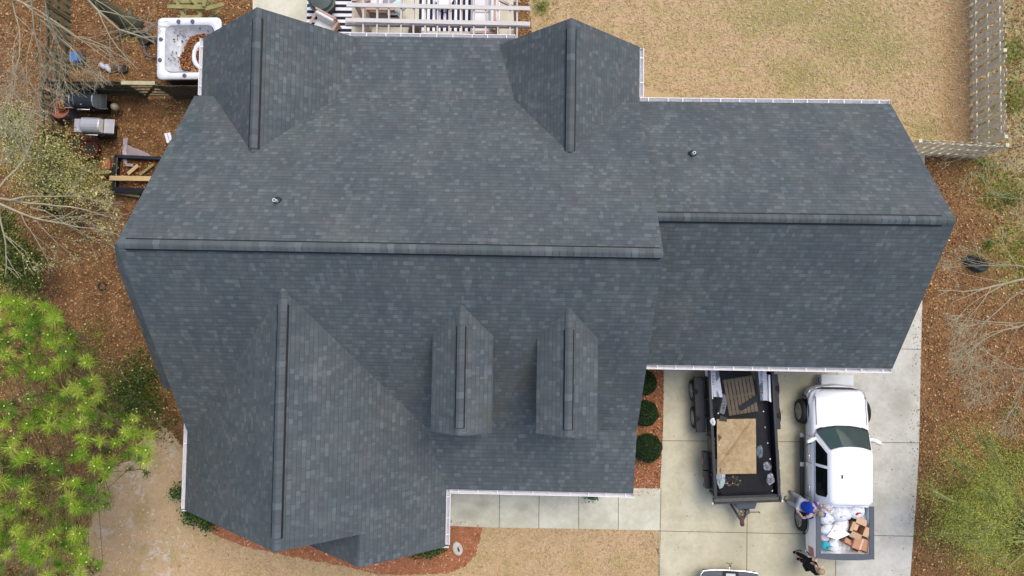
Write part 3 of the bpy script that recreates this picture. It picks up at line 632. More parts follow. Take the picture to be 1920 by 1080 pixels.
for i, (x_, y_) in enumerate(((196, 126), (205, 130))):
    j = thing('plastic_jug', A(x_, y_, 0), ('white plastic jug lying on leaves, nearer the blue bin', 'white plastic jug lying on leaves, nearer the gate')[i], 'jug', R(-35 - 20 * i))
    m = MB(); m.tube([(-.14, 0, .09), (-.12, 0, .09), (.06, 0, .09), (.12, 0, .09), (.15, 0, .1)], [.04, .09, .09, .05, .03], 10); m.build('body', M('dull_white_plastic', (.55, .53, .55), .4, .15), j, smooth=True)
    m = MB(); m.tube([(.15, 0, .1), (.18, 0, .1)], .032, 10); m.build('cap', M('grey_cap', (.3, .3, .32), .5), j)
def ring_thing(name, px, py, rad, tr, mat, label, cat, h=.05, loops=1, squash=1.0):
    c = at(px, py, h); m = MB()
    for l in range(loops):
        ph = l * 1.3; m.tube([(c.x + (rad + .02 * l) * math.cos(a_ + ph), c.y + squash * (rad + .02 * l) * math.sin(a_ + ph), h + .02 * l + .02 * math.sin(3 * a_)) for a_ in [2 * math.pi * k / 24 for k in range(23 if loops == 1 else 25)]], tr, 6)
    return tag(m.build(name, mat, smooth=True), label, cat)
def pot(px, py, r0, hgt, mat, label, cat='plant pot', soil=True, lab2=None):
    c = A(px, py, 0); t = thing('plant_pot', c, label, cat); m = MB()
    m.lathe((0, 0, 0), [(r0 * .72, 0), (r0, hgt), (r0 * 1.06, hgt), (r0 * 1.06, hgt + .03), (r0 * .9, hgt + .03), (r0 * .86, hgt - .05)], 20); m.build('body', mat, t, smooth=False)
    if soil: m = MB(); m.lathe((0, 0, 0), [(r0 * .85, hgt - .06), (r0 * .3, hgt - .03)], 16); m.build('soil', M('potting_soil', (.05, .035, .025), .95, .4), t)
    return t
DP = M('dark_pot_plastic', (.03, .03, .03), .5)
pot(277, 77, .2, .25, DP, 'black plant pot with grey rim among wire coils left of hot tub')
ring_thing('wire_coil', 292, 60, .28, .012, M('dull_wire', (.16, .15, .17), .5, metal=.3), 'loose grey wire coil against the hot tub, upper of two', 'wire', .12, 3, .8)
ring_thing('wire_coil', 288, 92, .3, .012, MC['dull_wire'], 'loose grey wire coil against the hot tub, lower of two', 'wire', .1, 3, .9)
ring_thing('garden_hose', 246, 74, .17, .014, M('yellow_hose', (.45, .48, .06), .4), 'short loop of yellow hose on the leaves', 'hose', .04, 1, .6)
pot(222, 129, .12, .12, M('rust_pot', (.12, .06, .045), .7, .3), 'small rusty pot on leaves beside the jugs')
pot(236, 131, .13, .12, DP, 'small dark pot on leaves near the wooden gate')
# grills
def grill(name, c, rz, lidm, bodym, shelfm, trim, label, sw, lw, ld, split):
    t = thing(name, c, label, 'grill', rz); z0 = .88
    m = MB(); m.box((0, 0, .45), (lw, ld * .86, .78)); m.build('cabinet', bodym, t, bevel=.01)
    m = MB(); n = 9; rings = []
    for x_ in (-lw / 2, -lw / 2 + .03, lw / 2 - .03, lw / 2):
        k = .94 if abs(x_) > lw / 2 - .01 else 1
        rings.append([Vector((x_, -ld / 2 * math.cos(math.pi * j / (n - 1)) * k, z0 + (.30 * k) * math.sin(math.pi * j / (n - 1)) ** .38)) for j in range(n)])
    m.loft(rings); m.build('lid', lidm, t, smooth=False, bevel=.004)
    for s_ in (-1, 1):
        m = MB(); m.box((s_ * (lw / 2 + sw / 2 + .01), 0 if s_ < 0 or not split else .02, z0 - .02), (sw, ld * (.95 if s_ > 0 else .9), .04)); m.build('side_shelf', shelfm, t, bevel=.008)
        m = MB(); m.box((s_ * (lw / 2 + sw / 2 + .01), -ld * .46, z0 - .06), (sw, .03, .08)); m.build('shelf_front', trim, t)
        for y_ in (-.2, .2): m = MB(); m.tube([(s_ * (lw / 2 - .04), y_, .06), (s_ * (lw / 2 - .04), y_ + .03, .06)], .06, 12); m.build('caster', DP, t)
    m = MB(); m.tube([(-.2, -ld / 2 + .02, z0 + .08), (-.2, -ld / 2 - .07, z0 + .1), (.2, -ld / 2 - .07, z0 + .1), (.2, -ld / 2 + .02, z0 + .08)], .014, 8); m.build('handle', M('polished_steel', (.6, .6, .6), .25, .05, metal=.9), t, smooth=True)
    m = MB(); m.box((0, -ld / 2 - .01, z0 - .1), (lw, .05, .12)); m.build('control_panel', bodym, t)
    for k in range(4): m = MB(); m.tube([(-.24 + k * .16, -ld / 2 - .03, z0 - .1), (-.24 + k * .16, -ld / 2 - .07, z0 - .1)], .025, 10); m.build('knob', DP, t)
    return t
BKE = M('black_enamel', (.012, .016, .018), .4, .2, spec=.4); STL = M('stainless_steel', (.5, .48, .47), .4, .08, metal=.6)
t = grill('barbecue_grill', A(189, 203, 0), R(-1), BKE, M('grill_black', (.015, .015, .017), .5), BKE, MC['polished_steel'] if 'polished_steel' in MC else STL, 'black lidded barbecue grill with chrome side trims in front of the dark fence', .3, .78, .5, False)
for s_ in (-1, 1):
    m = MB(); m.loft([[Vector((s_ * .385 + e_, -.255 * math.cos(math.pi * j / 8), .885 + .312 * math.sin(math.pi * j / 8) ** .6)) for j in range(9)] for e_ in (-.02, .02)]); m.build('lid_trim', MC['polished_steel'], t)
m = MB(); m.lathe((-.0, -.17, 1.13), [(.035, 0), (.035, .01)], 16); m.build('thermometer', MC['polished_steel'], t)
m = MB(); m.lathe((.78, -.08, .3), [(.02, 0), (.11, .06), (.13, .2), (.1, .32), (.02, .36)], 14); m.build('gas_bottle', M('dusty_tan_paint', (.3, .26, .2), .5), t, smooth=True)
grill('barbecue_grill', A(204, 249, 0), R(-2), STL, M('grill_charcoal', (.03, .03, .032), .5), STL, M('grill_charcoal', (.03, .03, .032)), 'stainless steel barbecue grill with two grey side shelves below the black one', .34, .64, .5, True)
# terracotta planter on grey cart
t = thing('planter', A(134, 213, 0), 'orange terracotta planter with dead plant on a grey stand beside the black grill', 'planter')
m = MB(); m.loft([rrect(-.04, .06, .25, .25, .08, 0), rrect(-.04, .06, .3, .3, .1, .45)]); m.build('stand', M('grey_tub_plastic', (.2, .2, .24), .5), t)
m = MB(); m.lathe((.02, 0, .46), [(.22, 0), (.32, .2), (.34, .2), (.34, .23), (.31, .23), (.28, .14), (.05, .13)], 24); m.build('bowl', M('terracotta', (.34, .11, .065), .75, .3, 8), t, smooth=False)
m = MB(); m.lathe((.1, .04, .6), [(.14, 0), (.17, .12), (.14, .12), (.12, .06), (.02, .06)], 16); m.build('inner_pot', M('nursery_pot', (.09, .05, .035), .7), t)
pp = np.stack([rng.normal(.1, .07, 90), rng.normal(.04, .07, 90), rng.uniform(.66, .76, 90)], 1)
scatter('dead_leaves', pp, .03, palette(90, [(170, 110, 60), (120, 80, 50), (200, 150, 90)], [3, 3, 1]), attr_mat('dry_leaf'), t)
pot(152, 272, .3, .32, M('rust_red_glaze', (.10, .018, .012), .35, .3), 'large dark rust red pot under the budding shrub, nearer the fence')
pot(178, 284, .32, .36, MC['rust_red_glaze'], 'large dark rust red pot under the budding shrub, nearer the raised bed')
# raised bed with black liner
t = thing('raised_bed', (-13.05, 4.75, 0), 'black framed raised bed full of leaves with a tan plank laid across', 'raised bed', R(-2))
BL = M('black_liner', (.012, .013, .016), .35, .3, spec=.5)
for c_, d_ in (((.3, .52, .2), (2.3, .12, .4)), ((.3, -.62, .2), (2.3, .2, .4)), ((-.82, 0, .2), (.14, 1.1, .4))): m = MB(); m.box(c_, d_); m.build('bed_side', BL, t, bevel=.02)
m = MB(); m.box((.3, -.05, .1), (2.2, 1.1, .2)); m.build('soil', M('wet_leaf_mass', (.1, .07, .04)), t)
pp = fill([(-.7, -.5), (1.2, -.5), (1.2, .45), (-.7, .45)], 900)
scatter('dead_leaves', np.hstack([pp, rng.uniform(.2, .25, (900, 1))]), rng.uniform(.02, .05, 900), palette(900, [(150, 100, 60), (110, 74, 44), (190, 140, 96), (84, 54, 36)], [4, 4, 2, 3]), attr_mat('dry_leaf'), t, tilt=.5)
TAN = M('new_pine_board', srgb(196, 168, 120), .8, .15, 3)
def board(a, b, wd, ht, mat, label, name='wooden_board', cat='board'):
    c = (Vector(a) + Vector(b)) / 2; m = MB(); m.bar(Vector(a) - c, Vector(b) - c, wd, ht); return tag(m.build(name, mat, loc=c, bevel=.004), label, cat)
board(A(206, 334, .46), A(285, 335, .46), .16, .05, TAN, 'long tan board laid across the black raised bed')
board(A(240, 326, .3), A(259, 310, .34), .12, .05, TAN, 'short tan board lying diagonally on the leaves in the raised bed')
board(A(262, 328, .3), A(288, 308, .3), .09, .04, MOSS, 'mossy board lying diagonally in the raised bed beside the roof')
board(A(236, 309, .3), A(250, 310, .3), .1, .05, M('grey_block', (.3, .28, .26), .8), 'short grey block at the top edge inside the raised bed')
board(A(184, 323, .4), A(206, 322, .4), .14, .05, MOSS, 'short mossy step board above, left end of the raised bed')
board(A(186, 344, .4), A(208, 344, .4), .14, .05, MOSS, 'short mossy step board below, left end of the raised bed')
board(A(185, 357, .2), A(262, 368, .2), .08, .05, MOSS, 'long thin mossy rail along the lower side of the raised bed')
board(A(192, 309, .4), A(208, 309, .4), .3, .12, M('brick_red_block', srgb(160, 98, 72), .9, .25), 'square brick red block at the corner of the raised bed', 'paving_block', 'block')
m = MB(); c0 = at(247, 290, .1); r_ = random.Random(5)
ring = [(.0, .45), (.2, .3), (.45, .25), (.95, .05), (1.15, -.18), (.7, -.25), (.3, -.28), (.05, -.3), (-.15, .05), (-.1, .3)]
m.poly([(c0.x - .15 + x_ * .8, c0.y + y_ * .8, .06 + .12 * r_.random()) for x_, y_ in ring]); m.poly([(c0.x - .2 + x_ * .3, c0.y + .0 + y_ * 1.1, .2 + .1 * r_.random()) for x_, y_ in ((0, .45), (.35, .5), (.25, .1), (.4, -.3), (.1, -.3), (-.1, 0))])
PLS = NB('clear_plastic_sheet'); PLS.b.inputs['Alpha'].default_value = .45; PLS = PLS.done((.6, .55, .6, 1), .3, .5)
m.v = [(v_[0] + r_.uniform(-.02, .02), v_[1] + r_.uniform(-.02, .02), v_[2]) for v_ in m.v]
tag(m.build('plastic_sheet', PLS), 'crumpled clear plastic sheet on the leaves above the raised bed', 'plastic sheet')
for k, (a_, b_) in enumerate(((A(311, 250, .1), A(316, 268, .1)), (A(317, 249, .14), A(321, 264, .14)))):
    m = MB(); m.bar(a_, b_, .09, .06); tag(m.build('gutter_offcut', WHITE), ('white gutter offcut on the ground by the roof edge, left piece', 'white gutter offcut on the ground by the roof edge, right piece')[k], 'gutter piece')
ring_thing('garden_hose', 328, 205, .35, .012, M('green_hose', (.2, .24, .06), .5), 'thin green hose loop lying on leaves near the roof edge', 'hose', .03, 1, .4)
ring_thing('coiled_cable', 192, 537, .14, .03, DP, 'dark coiled cable on the leaf litter left of the house', 'cable', .03, 1, .9)
ring_thing('old_tyre', 145, 415, .2, .07, DP, 'dark old tyre half hidden under the bare tree, left', 'tyre', .05, 1, .9)

# ================================================================ PATIO
WHM = M('white_stripe', (.78, .77, .80), .9, .06); NVM = M('navy_stripe', (.02, .02, .04), .9, .2)
def rug(px0, py0, px1, py1, n, alongx, label):
    a, b = at(px0, py1, .07), at(px1, py0, .07); m = MB(); w_, h_ = b.x - a.x, b.y - a.y
    for i in range(n):
        if alongx: m.poly([(0, h_ * i / n, 0), (w_, h_ * i / n, 0), (w_, h_ * (i + 1) / n, 0), (0, h_ * (i + 1) / n, 0)], i % 2)
        else: m.poly([(w_ * i / n, 0, 0), (w_ * (i + 1) / n, 0, 0), (w_ * (i + 1) / n, h_, 0), (w_ * i / n, h_, 0)], i % 2)
    return tag(m.build('striped_rug', [NVM, WHM], loc=(a.x, a.y, .072)), label, 'rug')
rug(574, -60, 662, 82, 25, True, 'navy and white rug, stripes across, under the round black fire table')
rug(785, -40, 894, 58, 21, False, 'navy and white rug, stripes lengthwise, under the pergola and round white table')
t = thing('fire_table', A(612, 14, .06), 'round black fire table with grey green top on the striped rug', 'table')
m = MB(); m.lathe((0, 0, 0), [(.28, 0), (.34, .05), (.42, .5), (.46, .56)], 28); m.build('base', M('matt_black_metal', (.008, .008, .009), .6), t, smooth=False)
m = MB(); m.lathe((0, 0, .56), [(.46, 0), (.46, .04), (.4, .05), (.36, .15), (.1, .18)], 28); m.build('table_top', M('grey_green_cover', (.06, .08, .075), .5), t)
WOODC = M('pinkish_teak', srgb(176, 146, 128), .7, .2, 5); CUSH = M('white_cushion', (.7, .69, .67), .9, .08, 4)
def armchair(loc, rz, label, w_=.8, cat='armchair', pillows=(), seats=1):
    t = thing('armchair' if seats == 1 else 'sofa', loc, label, cat, rz)
    m = MB(); m.box((0, 0, .24), (w_, .76, .06)); m.build('seat_frame', WOODC, t, bevel=.01)
    for sx in (-1, 1):
        m = MB(); m.bar((sx * w_ / 2, -.42, .6), (sx * w_ / 2, .4, .6), .09, .04); m.build('armrest', WOODC, t, bevel=.01)
        for y_ in (-.36, .36): m = MB(); m.bar((sx * (w_ / 2 - .01), y_, .0), (sx * (w_ / 2 - .01), y_, .58), .05, .05); m.build('leg', WOODC, t)
    m = MB(); m.bar((-w_ / 2, .4, .8), (w_ / 2, .4, .8), .06, .06); m.bar((-w_ / 2 + .03, .4, .3), (-w_ / 2 + .03, .4, .8), .05, .05); m.bar((w_ / 2 - .03, .4, .3), (w_ / 2 - .03, .4, .8), .05, .05); m.build('back_frame', WOODC, t)
    for k in range(seats):
        sw = (w_ - .08) / seats; x_ = -w_ / 2 + .04 + sw * (k + .5)
        m = MB(); m.box((x_, -.03, .35), (sw - .01, .7, .15)); m.build('seat_cushion', CUSH, t, smooth=True, bevel=.04)
        m = MB(); m.box((x_, .3, .6), (sw - .02, .16, .42), (R(-12), 0, 0)); m.build('back_cushion', CUSH, t, smooth=True, bevel=.05)
    return t
armchair(A(612, 62, .06), R(-28), 'wooden armchair with white cushion on the striped rug, partly under the roof edge', .78)
armchair(A(722, 14, .06), R(180), 'wooden armchair with white cushion and pillows under the pergola', .95)
armchair(A(908, 14, .06), R(-90), 'long white cushioned sofa under the right end of the pergola', 2.2, 'sofa', seats=3)
def pillow(px, py, h, rz, mats, label, s=.42):
    m = MB(); n = 8; 
    def zf(u, v): return .09 * (1 - abs(u) ** 2.5) ** .5 * (1 - abs(v) ** 2.5) ** .5
    g_ = [[(-1 + 2 * i / n, -1 + 2 * j / n) for i in range(n + 1)] for j in range(n + 1)]
    for sg in (1, -1):
        for j in range(n):
            for i in range(n):
                q_ = [g_[j][i], g_[j][i + 1], g_[j + 1][i + 1], g_[j + 1][i]]; q_ = q_ if sg > 0 else q_[::-1]
                m.poly([(u * s / 2, v * s / 2, sg * zf(u, v)) for u, v in q_], (j // 2) % len(mats))
    return tag(m.build('pillow', mats, loc=A(px, py, h), rot=(R(35), 0, rz), smooth=True), label, 'pillow')
pillow(735, 22, .55, R(0), [NVM, WHM], 'navy and white striped pillow on the armchair under the pergola', .36)
pillow(748, 12, .62, R(40), [M('mint_fabric', (.5, .64, .6), .9, .1)], 'pale mint pillow on the armchair under the pergola')
pillow(730, 2, .62, R(-20), [M('grey_lilac_fabric', (.42, .38, .42), .9, .1)], 'grey lilac pillow at the top of the armchair')
pillow(928, 8, .62, R(-90), [CUSH], 'plump white pillow on the sofa, upper one'); pillow(928, 32, .62, R(-90), [CUSH], 'plump white pillow on the sofa, lower one')
t = thing('round_table', A(836, 6, .06), 'small round white table with thin dark legs on the lengthwise striped rug', 'table')
m = MB(); m.lathe((0, 0, .5), [(.32, 0), (.33, .02), (.32, .035)], 28); m.build('table_top', WHM, t)
m = MB(); m.tube([(.34 * math.cos(R(a_)), .34 * math.sin(R(a_)), .02) for a_ in range(0, 361, 15)], .012, 6); m.build('base_ring', DP, t)
for a_ in (30, 150, 270): m = MB(); m.tube([(.34 * math.cos(R(a_)), .34 * math.sin(R(a_)), .02), (.25 * math.cos(R(a_)), .25 * math.sin(R(a_)), .5)], .012, 6); m.build('leg', DP, t)
m = MB(); m.lathe((0.03, .02, .535), [(.05, 0), (.06, .1), (.03, .1)], 12); m.build('lantern', M('dark_lantern', (.03, .02, .02), .5), t)
t = thing('planter', A(779, 66, .06), 'dark navy box planter on the patio by the gutter', 'planter', R(-8)); m = MB(); m.loft([rrect(0, 0, .17, .3, .02, 0), rrect(0, 0, .2, .33, .02, .3)]); m.build('box', M('navy_box', (.02, .025, .045), .5), t); m = MB(); m.loft([rrect(0, 0, .16, .29, .02, .302), rrect(0, 0, .15, .28, .02, .31)]); m.build('soil', MC['potting_soil'], t)
m = MB(); a_ = at(895, 64, .07); b_ = at(936, 53, .07); m.box(((a_.x + b_.x) / 2, (a_.y + b_.y) / 2, .1), (b_.x - a_.x, b_.y - a_.y, .06)); tag(m.build('door_mat', M('brown_coir', (.10, .075, .04), .95, .3)), 'brown coir mat at the end of the sofa', 'mat')
for px_, lb in ((682, 'low wooden bench along the left posts of the pergola'),):
    t = thing('wooden_bench', A(px_, 10, .06), lb, 'bench'); m = MB(); 
    for k in range(3): m.box((-.13 + k * .13, 0, .42), (.1, 1.6, .03))
    m.build('seat', WOODC, t)
    for y_ in (-.6, .6): m = MB(); m.box((0, y_, .2), (.34, .06, .4)); m.build('leg', WOODC, t)
t = thing('pergola', (-2.8, 9.5, 0), 'white washed open pergola with thin rafters over the patio, attached to the house eave', 'pergola')
PW = M('whitewashed_timber', (.54, .50, .46), .8, .12, 3); PW2 = M('pinkish_timber', (.56, .47, .43), .8, .12, 3)
O = Vector((-2.8, 9.5, 0))
for y0, y1, z_, wd in ((9, 16, 2.78, .125), (37.5, 45, 2.78, .125), (46.5, 51, 2.55, .05)):
    x0 = 650 if y0 == 9 else 648; a_, b_ = at(x0, y0, z_), at(994, y1, z_); m = MB(); m.bar(a_ - O, b_ - O, wd, .05 if wd > .1 else .14); m.build('beam', PW, t)
for px_ in (682, 708, 730, 753, 776, 798, 821, 843, 866, 889, 911, 934, 957, 970):
    a_, b_ = at(px_ - .6, 74, 2.66), at(px_, -40, 2.66); m = MB(); m.bar(a_ - O, b_ - O, .045, .14); m.build('rafter', PW2, t)
for px_, py_ in ((694, 56), (968, 58), (696, -60), (972, -60)):
    a_ = at(px_, py_, .06); m = MB(); m.box((a_.x - O.x, a_.y - O.y, 1.3), (.14, .14, 2.5)); m.build('post', PW2, t)
    m = MB(); m.bar((a_.x - O.x, a_.y - O.y, 1.9), (a_.x - O.x + (.5 if px_ < 800 else -.5), a_.y - O.y, 2.5), .07, .07); m.build('brace', PW2, t)
# small things
t = thing('splash_stone', A(858, 1028, .01), 'pale oval stone with a dark slot in the mulch by the front gutter', 'stone'); m = MB(); m.lathe((0, 0, 0), [(.19, 0), (.2, .05), (.17, .09), (.12, .08), (.02, .07)], 20, sx=.85, sy=1.2); m.build('stone', M('pale_limestone', (.5, .46, .38), .8, .2), t, smooth=True); m = MB(); m.box((.03, -.03, .085), (.05, .14, .02)); m.build('slot', DP, t); t.rotation_euler.z = R(20)
t = thing('white_case', A(1560, 712, .02), 'white lidded case with a black latch standing in front of the pickup', 'case', R(-1))
m = MB(); m.loft([rrect(0, 0, .5, .17, .03, 0), rrect(0, 0, .52, .19, .03, .34)]); m.build('body', M('white_case_plastic', (.62, .63, .62), .35, .06), t)
m = MB(); m.loft([rrect(0, 0, .53, .2, .03, .342), rrect(0, 0, .53, .2, .03, .42), rrect(0, 0, .5, .18, .03, .44)]); m.build('lid', MC['white_case_plastic'], t)
m = MB(); m.box((.12, -.2, .36), (.16, .02, .05)); m.box((.06, -.205, .36), (.02, .025, .11)); m.box((.18, -.205, .36), (.02, .025, .11)); m.build('latch', DP, t)
m = MB(); m.tube([(-.53, -.08, .3), (-.57, -.08, .32), (-.57, .08, .32), (-.53, .08, .3)], .015, 6); m.build('handle', DP, t)
# ================================================================ VEHICLES
PAINT = M('white_car_paint', (.88, .88, .89), .25, .015, 2, spec=.5, bump=0, coat=.6); GLASS = M('windscreen_glass', (.035, .065, .065), .04, .1, 1, spec=1.0, bump=0, coat=.5)
DGL = M('dark_side_glass', (.006, .007, .008), .05, .1, 1, spec=.8, bump=0); TRIM = M('grey_bed_cap', (.085, .095, .11), .6, .12, 5); CHROME = M('chrome', (.7, .7, .7), .15, .03, metal=1, bump=0)
TYRE = M('tyre_rubber', (.014, .014, .015), .75, .2); ALLOY = M('alloy_wheel', (.38, .37, .36), .3, .1, metal=.8, bump=0); BEDL = M('bed_liner_metal', (.42, .44, .46), .35, .2, 4, metal=.5)
LRED = M('tail_lamp_red', (.35, .01, .012), .2, .1, spec=.7, coat=.5); LCL = M('head_lamp_clear', (.45, .47, .5), .1, .1, spec=.8); BLKP = M('black_trim_plastic', (.02, .02, .022), .55, .15)
def wheel(parent, x_, y_, r0, wd, side, spokes=6, rimm=None):
    w_ = bpy.data.objects.new('wheel', None); C.objects.link(w_); w_.parent = parent; w_.location = (x_, y_, r0); w_.rotation_euler = (0, R(90) * side, 0)
    m = MB(); prof = [(r0 * .62, -wd / 2), (r0 * .93, -wd / 2), (r0, -wd * .32), (r0 * 1.0, wd * .32), (r0 * .93, wd / 2), (r0 * .62, wd / 2), (r0 * .6, wd * .3)]; base = []
    m.lathe((0, 0, 0), prof, 28); m.build('tyre', TYRE, w_, smooth=False)
    m = MB(); m.lathe((0, 0, wd / 2 - .005), [(r0 * .66, -.02), (r0 * .66, .008), (r0 * .6, .01), (r0 * .57, -.05)], 28); m.lathe((0, 0, wd / 2 - .03), [(r0 * .16, 0), (r0 * .16, .03), (r0 * .1, .04)], 14)
    for k in range(spokes):
        a_ = 2 * math.pi * k / spokes; c_ = Vector((math.cos(a_), math.sin(a_), 0)); m.bar(c_ * r0 * .1 + Vector((0, 0, wd / 2 - .015)), c_ * r0 * .6 + Vector((0, 0, wd / 2 - .02)), r0 * .17, .03)
    m.build('rim', rimm or ALLOY, w_)
    m = MB(); m.lathe((0, 0, wd / 2 - .08), [(r0 * .58, -.005), (r0 * .58, 0)], 20); m.build('hub_back', BLKP, w_)
    return w_
def pickup(loc, rz, label):
    t = thing('pickup_truck', loc, label, 'pickup truck', rz)
    # lower body: rings along Y of half sections (x, z), mirrored
    def ring(y_, hw, zb, zt, crown, tuck=.07, flare=0.0):
        half = [(hw - tuck, zb), (hw - .01, zb + .12), (hw + flare, zb + .38), (hw - .015, zt - .18), (hw - .05, zt - .07), (hw - .12, zt - .015), (hw * .6, zt + crown * .7), (0, zt + crown)]
        return [Vector((x_, y_, z_)) for x_, z_ in half] + [Vector((-x_, y_, z_)) for x_, z_ in reversed(half[:-1])]
    m = MB()
    rs = [ring(2.66, .58, .62, .78, .02), ring(2.64, .72, .56, .88, .03), ring(2.5, .84, .5, .98, .04), ring(2.25, .905, .45, 1.04, .05, flare=.03), ring(1.8, .93, .45, 1.09, .06, flare=.05), ring(1.43, .935, .42, 1.13, .06), ring(1.0, .935, .42, 1.13, .0), ring(-.3, .935, .42, 1.14, .0), ring(-1.1, .935, .42, 1.14, .0)]
    m.loft(rs); m.build('front_body', PAINT, t, smooth=True, bevel=.0)
    # hood panel lines
    m = MB(); hood = [[Vector((x_, y_, z_)) for x_, z_ in ((-.78, zt), (-.74, zt + .02), (-.4, zt + .045), (0, zt + .06), (.4, zt + .045), (.74, zt + .02), (.78, zt))] for y_, zt in ((2.42, .99), (2.3, 1.035), (1.8, 1.09), (1.46, 1.13))]
    m.loft(hood, cap=False, closed=False); m.build('hood', PAINT, t, smooth=True)
    for s_ in (-1, 1):
        m = MB(); m.bar((s_ * .785, 2.4, 1.02), (s_ * .80, 1.46, 1.125), .012, .02); m.build('panel_gap', BLKP, t)
        m = MB(); m.loft([[Vector((s_ * x_, y_, z_)) for x_, y_, z_ in ((.5, 2.68, .7), (.8, 2.56, .7), (.78, 2.46, .97), (.5, 2.62, .93))], [Vector((s_ * x_, y_, z_)) for x_, y_, z_ in ((.5, 2.6, .7), (.9, 2.3, .7), (.86, 2.22, 1.0), (.5, 2.5, .95))]]); m.build('headlight', LCL, t, bevel=.01)
    m = MB(); m.box((0, 2.66, .78), (.98, .06, .26)); m.build('grille', BLKP, t, bevel=.02)
    m = MB()
    fb = [[Vector((x_, y_ + dy, z_)) for dy, z_ in ((0, .42), (.07, .46), (.08, .62), (.02, .68), (-.12, .68), (-.12, .42))] for x_, y_ in ((-.93, 2.38), (-.86, 2.54), (-.6, 2.66), (0, 2.72), (.6, 2.66), (.86, 2.54), (.93, 2.38))]
    m.loft(fb); m.build('front_bumper', M('silver_bumper', (.5, .51, .53), .3, .08, metal=.4), t, smooth=False, bevel=.01)
    # cab greenhouse
    def gh(hw, y0, y1, z_, r_, cu=.0): 
        return [Vector((x_, y_, z_)) for x_, y_ in ((-hw, y0 + r_), (-hw + r_, y0), (hw - r_, y0), (hw, y0 + r_), (hw, y1 - r_ - cu), (hw - r_, y1 - cu), (hw * .55, y1 + .06 - cu * .3), (0, y1 + .06), (-hw * .55, y1 + .06 - cu * .3), (-hw + r_, y1 - cu), (-hw, y1 - r_ - cu))]
    m = MB(); m.loft([gh(.87, -1.1, 1.37, 1.12, .06, .15), gh(.86, -1.09, 1.34, 1.2, .06, .15), gh(.665, -.98, .78, 1.80, .1, .05), gh(.62, -.94, .70, 1.87, .12, .04), gh(.5, -.82, .55, 1.895, .15)])
    m.build('cab', PAINT, t, smooth=True)
    # glazing, each pane proud of the cab
    def pane(pts, mat, name='window', off=.012, th=.01):
        pts = [Vector(p) for p in pts]; n = (pts[1] - pts[0]).cross(pts[2] - pts[0]).normalized(); c_ = sum(pts, Vector()) / len(pts)
        if n.dot(c_ - Vector((0, 0, 1.2))) < 0: n = -n; pts.reverse()
        m = MB(); m.loft([[p + n * (off - th) for p in pts], [p + n * off for p in pts]]); return m.build(name, mat, t)
    def arch(y_, z_, hw, b_): return [(hw * k_, y_ + b_ * (1 - abs(k_) ** 2.2), z_) for k_ in (1, .8, .55, .28, 0, -.28, -.55, -.8, -1)]
    lo = [Vector(p) for p in arch(1.225, 1.195, .815, .20)]; hi = [Vector(p) for p in arch(.745, 1.80, .615, .11)]
    nrm = Vector((0, .7, .72)).normalized(); m = MB()
    m.loft([[p + nrm * .014 for p in lo], [p + nrm * .014 for p in hi]], cap=False, closed=False); m.loft([[p + nrm * .004 for p in hi], [p + nrm * .004 for p in lo]], cap=False, closed=False); m.build('windshield', GLASS, t, smooth=True)
    m = MB(); m.loft([[p + Vector((0, .09, -.05)) for p in lo], [p + nrm * .018 - Vector((0, .01, 0)) for p in lo]], cap=False, closed=False); m.build('cowl', BLKP, t)
    for x_ in (-.45, .1): m = MB(); m.bar((x_, 1.40, 1.23), (x_ + .5, 1.37, 1.24), .015, .01); m.build('wiper', BLKP, t)
    for s_ in (-1, 1):
        f_ = lambda y_, z_: (s_ * (.862 - (.862 - .665) * (z_ - 1.2) / .6), y_, z_)
        pane([f_(.98, 1.22), f_(.2, 1.22), f_(.2, 1.72), f_(.60, 1.72)], DGL); pane([f_(.1, 1.22), f_(-.76, 1.22), f_(-.8, 1.32), f_(-.78, 1.66), f_(-.68, 1.72), f_(.1, 1.72)], DGL)
        for y_ in (1.05, .15, -.95): m = MB(); m.box((s_ * .938, y_, .78), (.006, .012, .62)); m.build('door_gap', BLKP, t)
        for y_ in (.33, -.68): m = MB(); m.tube([(s_ * .935, y_ - .1, .98), (s_ * .975, y_ - .07, .985), (s_ * .975, y_ + .07, .985), (s_ * .935, y_ + .1, .98)], .018, 8); m.build('door_handle', CHROME, t, smooth=True)
        m = MB(); m.loft([[Vector((s_ * x_, y_, z_)) for x_, y_, z_ in ((.84, .98, 1.18), (.84, 1.06, 1.18), (.84, 1.06, 1.24), (.84, .98, 1.24))], [Vector((s_ * x_, y_, z_)) for x_, y_, z_ in ((1.0, .90, 1.17), (1.0, 1.06, 1.17), (1.0, 1.05, 1.36), (1.0, .92, 1.36))], [Vector((s_ * x_, y_, z_)) for x_, y_, z_ in ((1.16, .84, 1.19), (1.16, .96, 1.19), (1.16, .95, 1.35), (1.16, .86, 1.35))]]); mr = m.build('mirror', PAINT, t, bevel=.02, smooth=True)
        m = MB(); m.box((s_ * 1.08, .845, 1.27), (.14, .01, .12), (0, 0, s_ * R(-22))); m.build('mirror_glass', DGL, mr)
        m = MB(); m.box((s_ * 1.0, -.1, .42), (.13, 2.3, .07)); sb = m.build('running_board', BLKP, t, bevel=.02)
        for y_ in (1.0, 0.0, -1.2): m = MB(); m.box((s_ * 1.0, y_, .458), (.135, .14, .012)); m.build('step_pad', CHROME, sb)
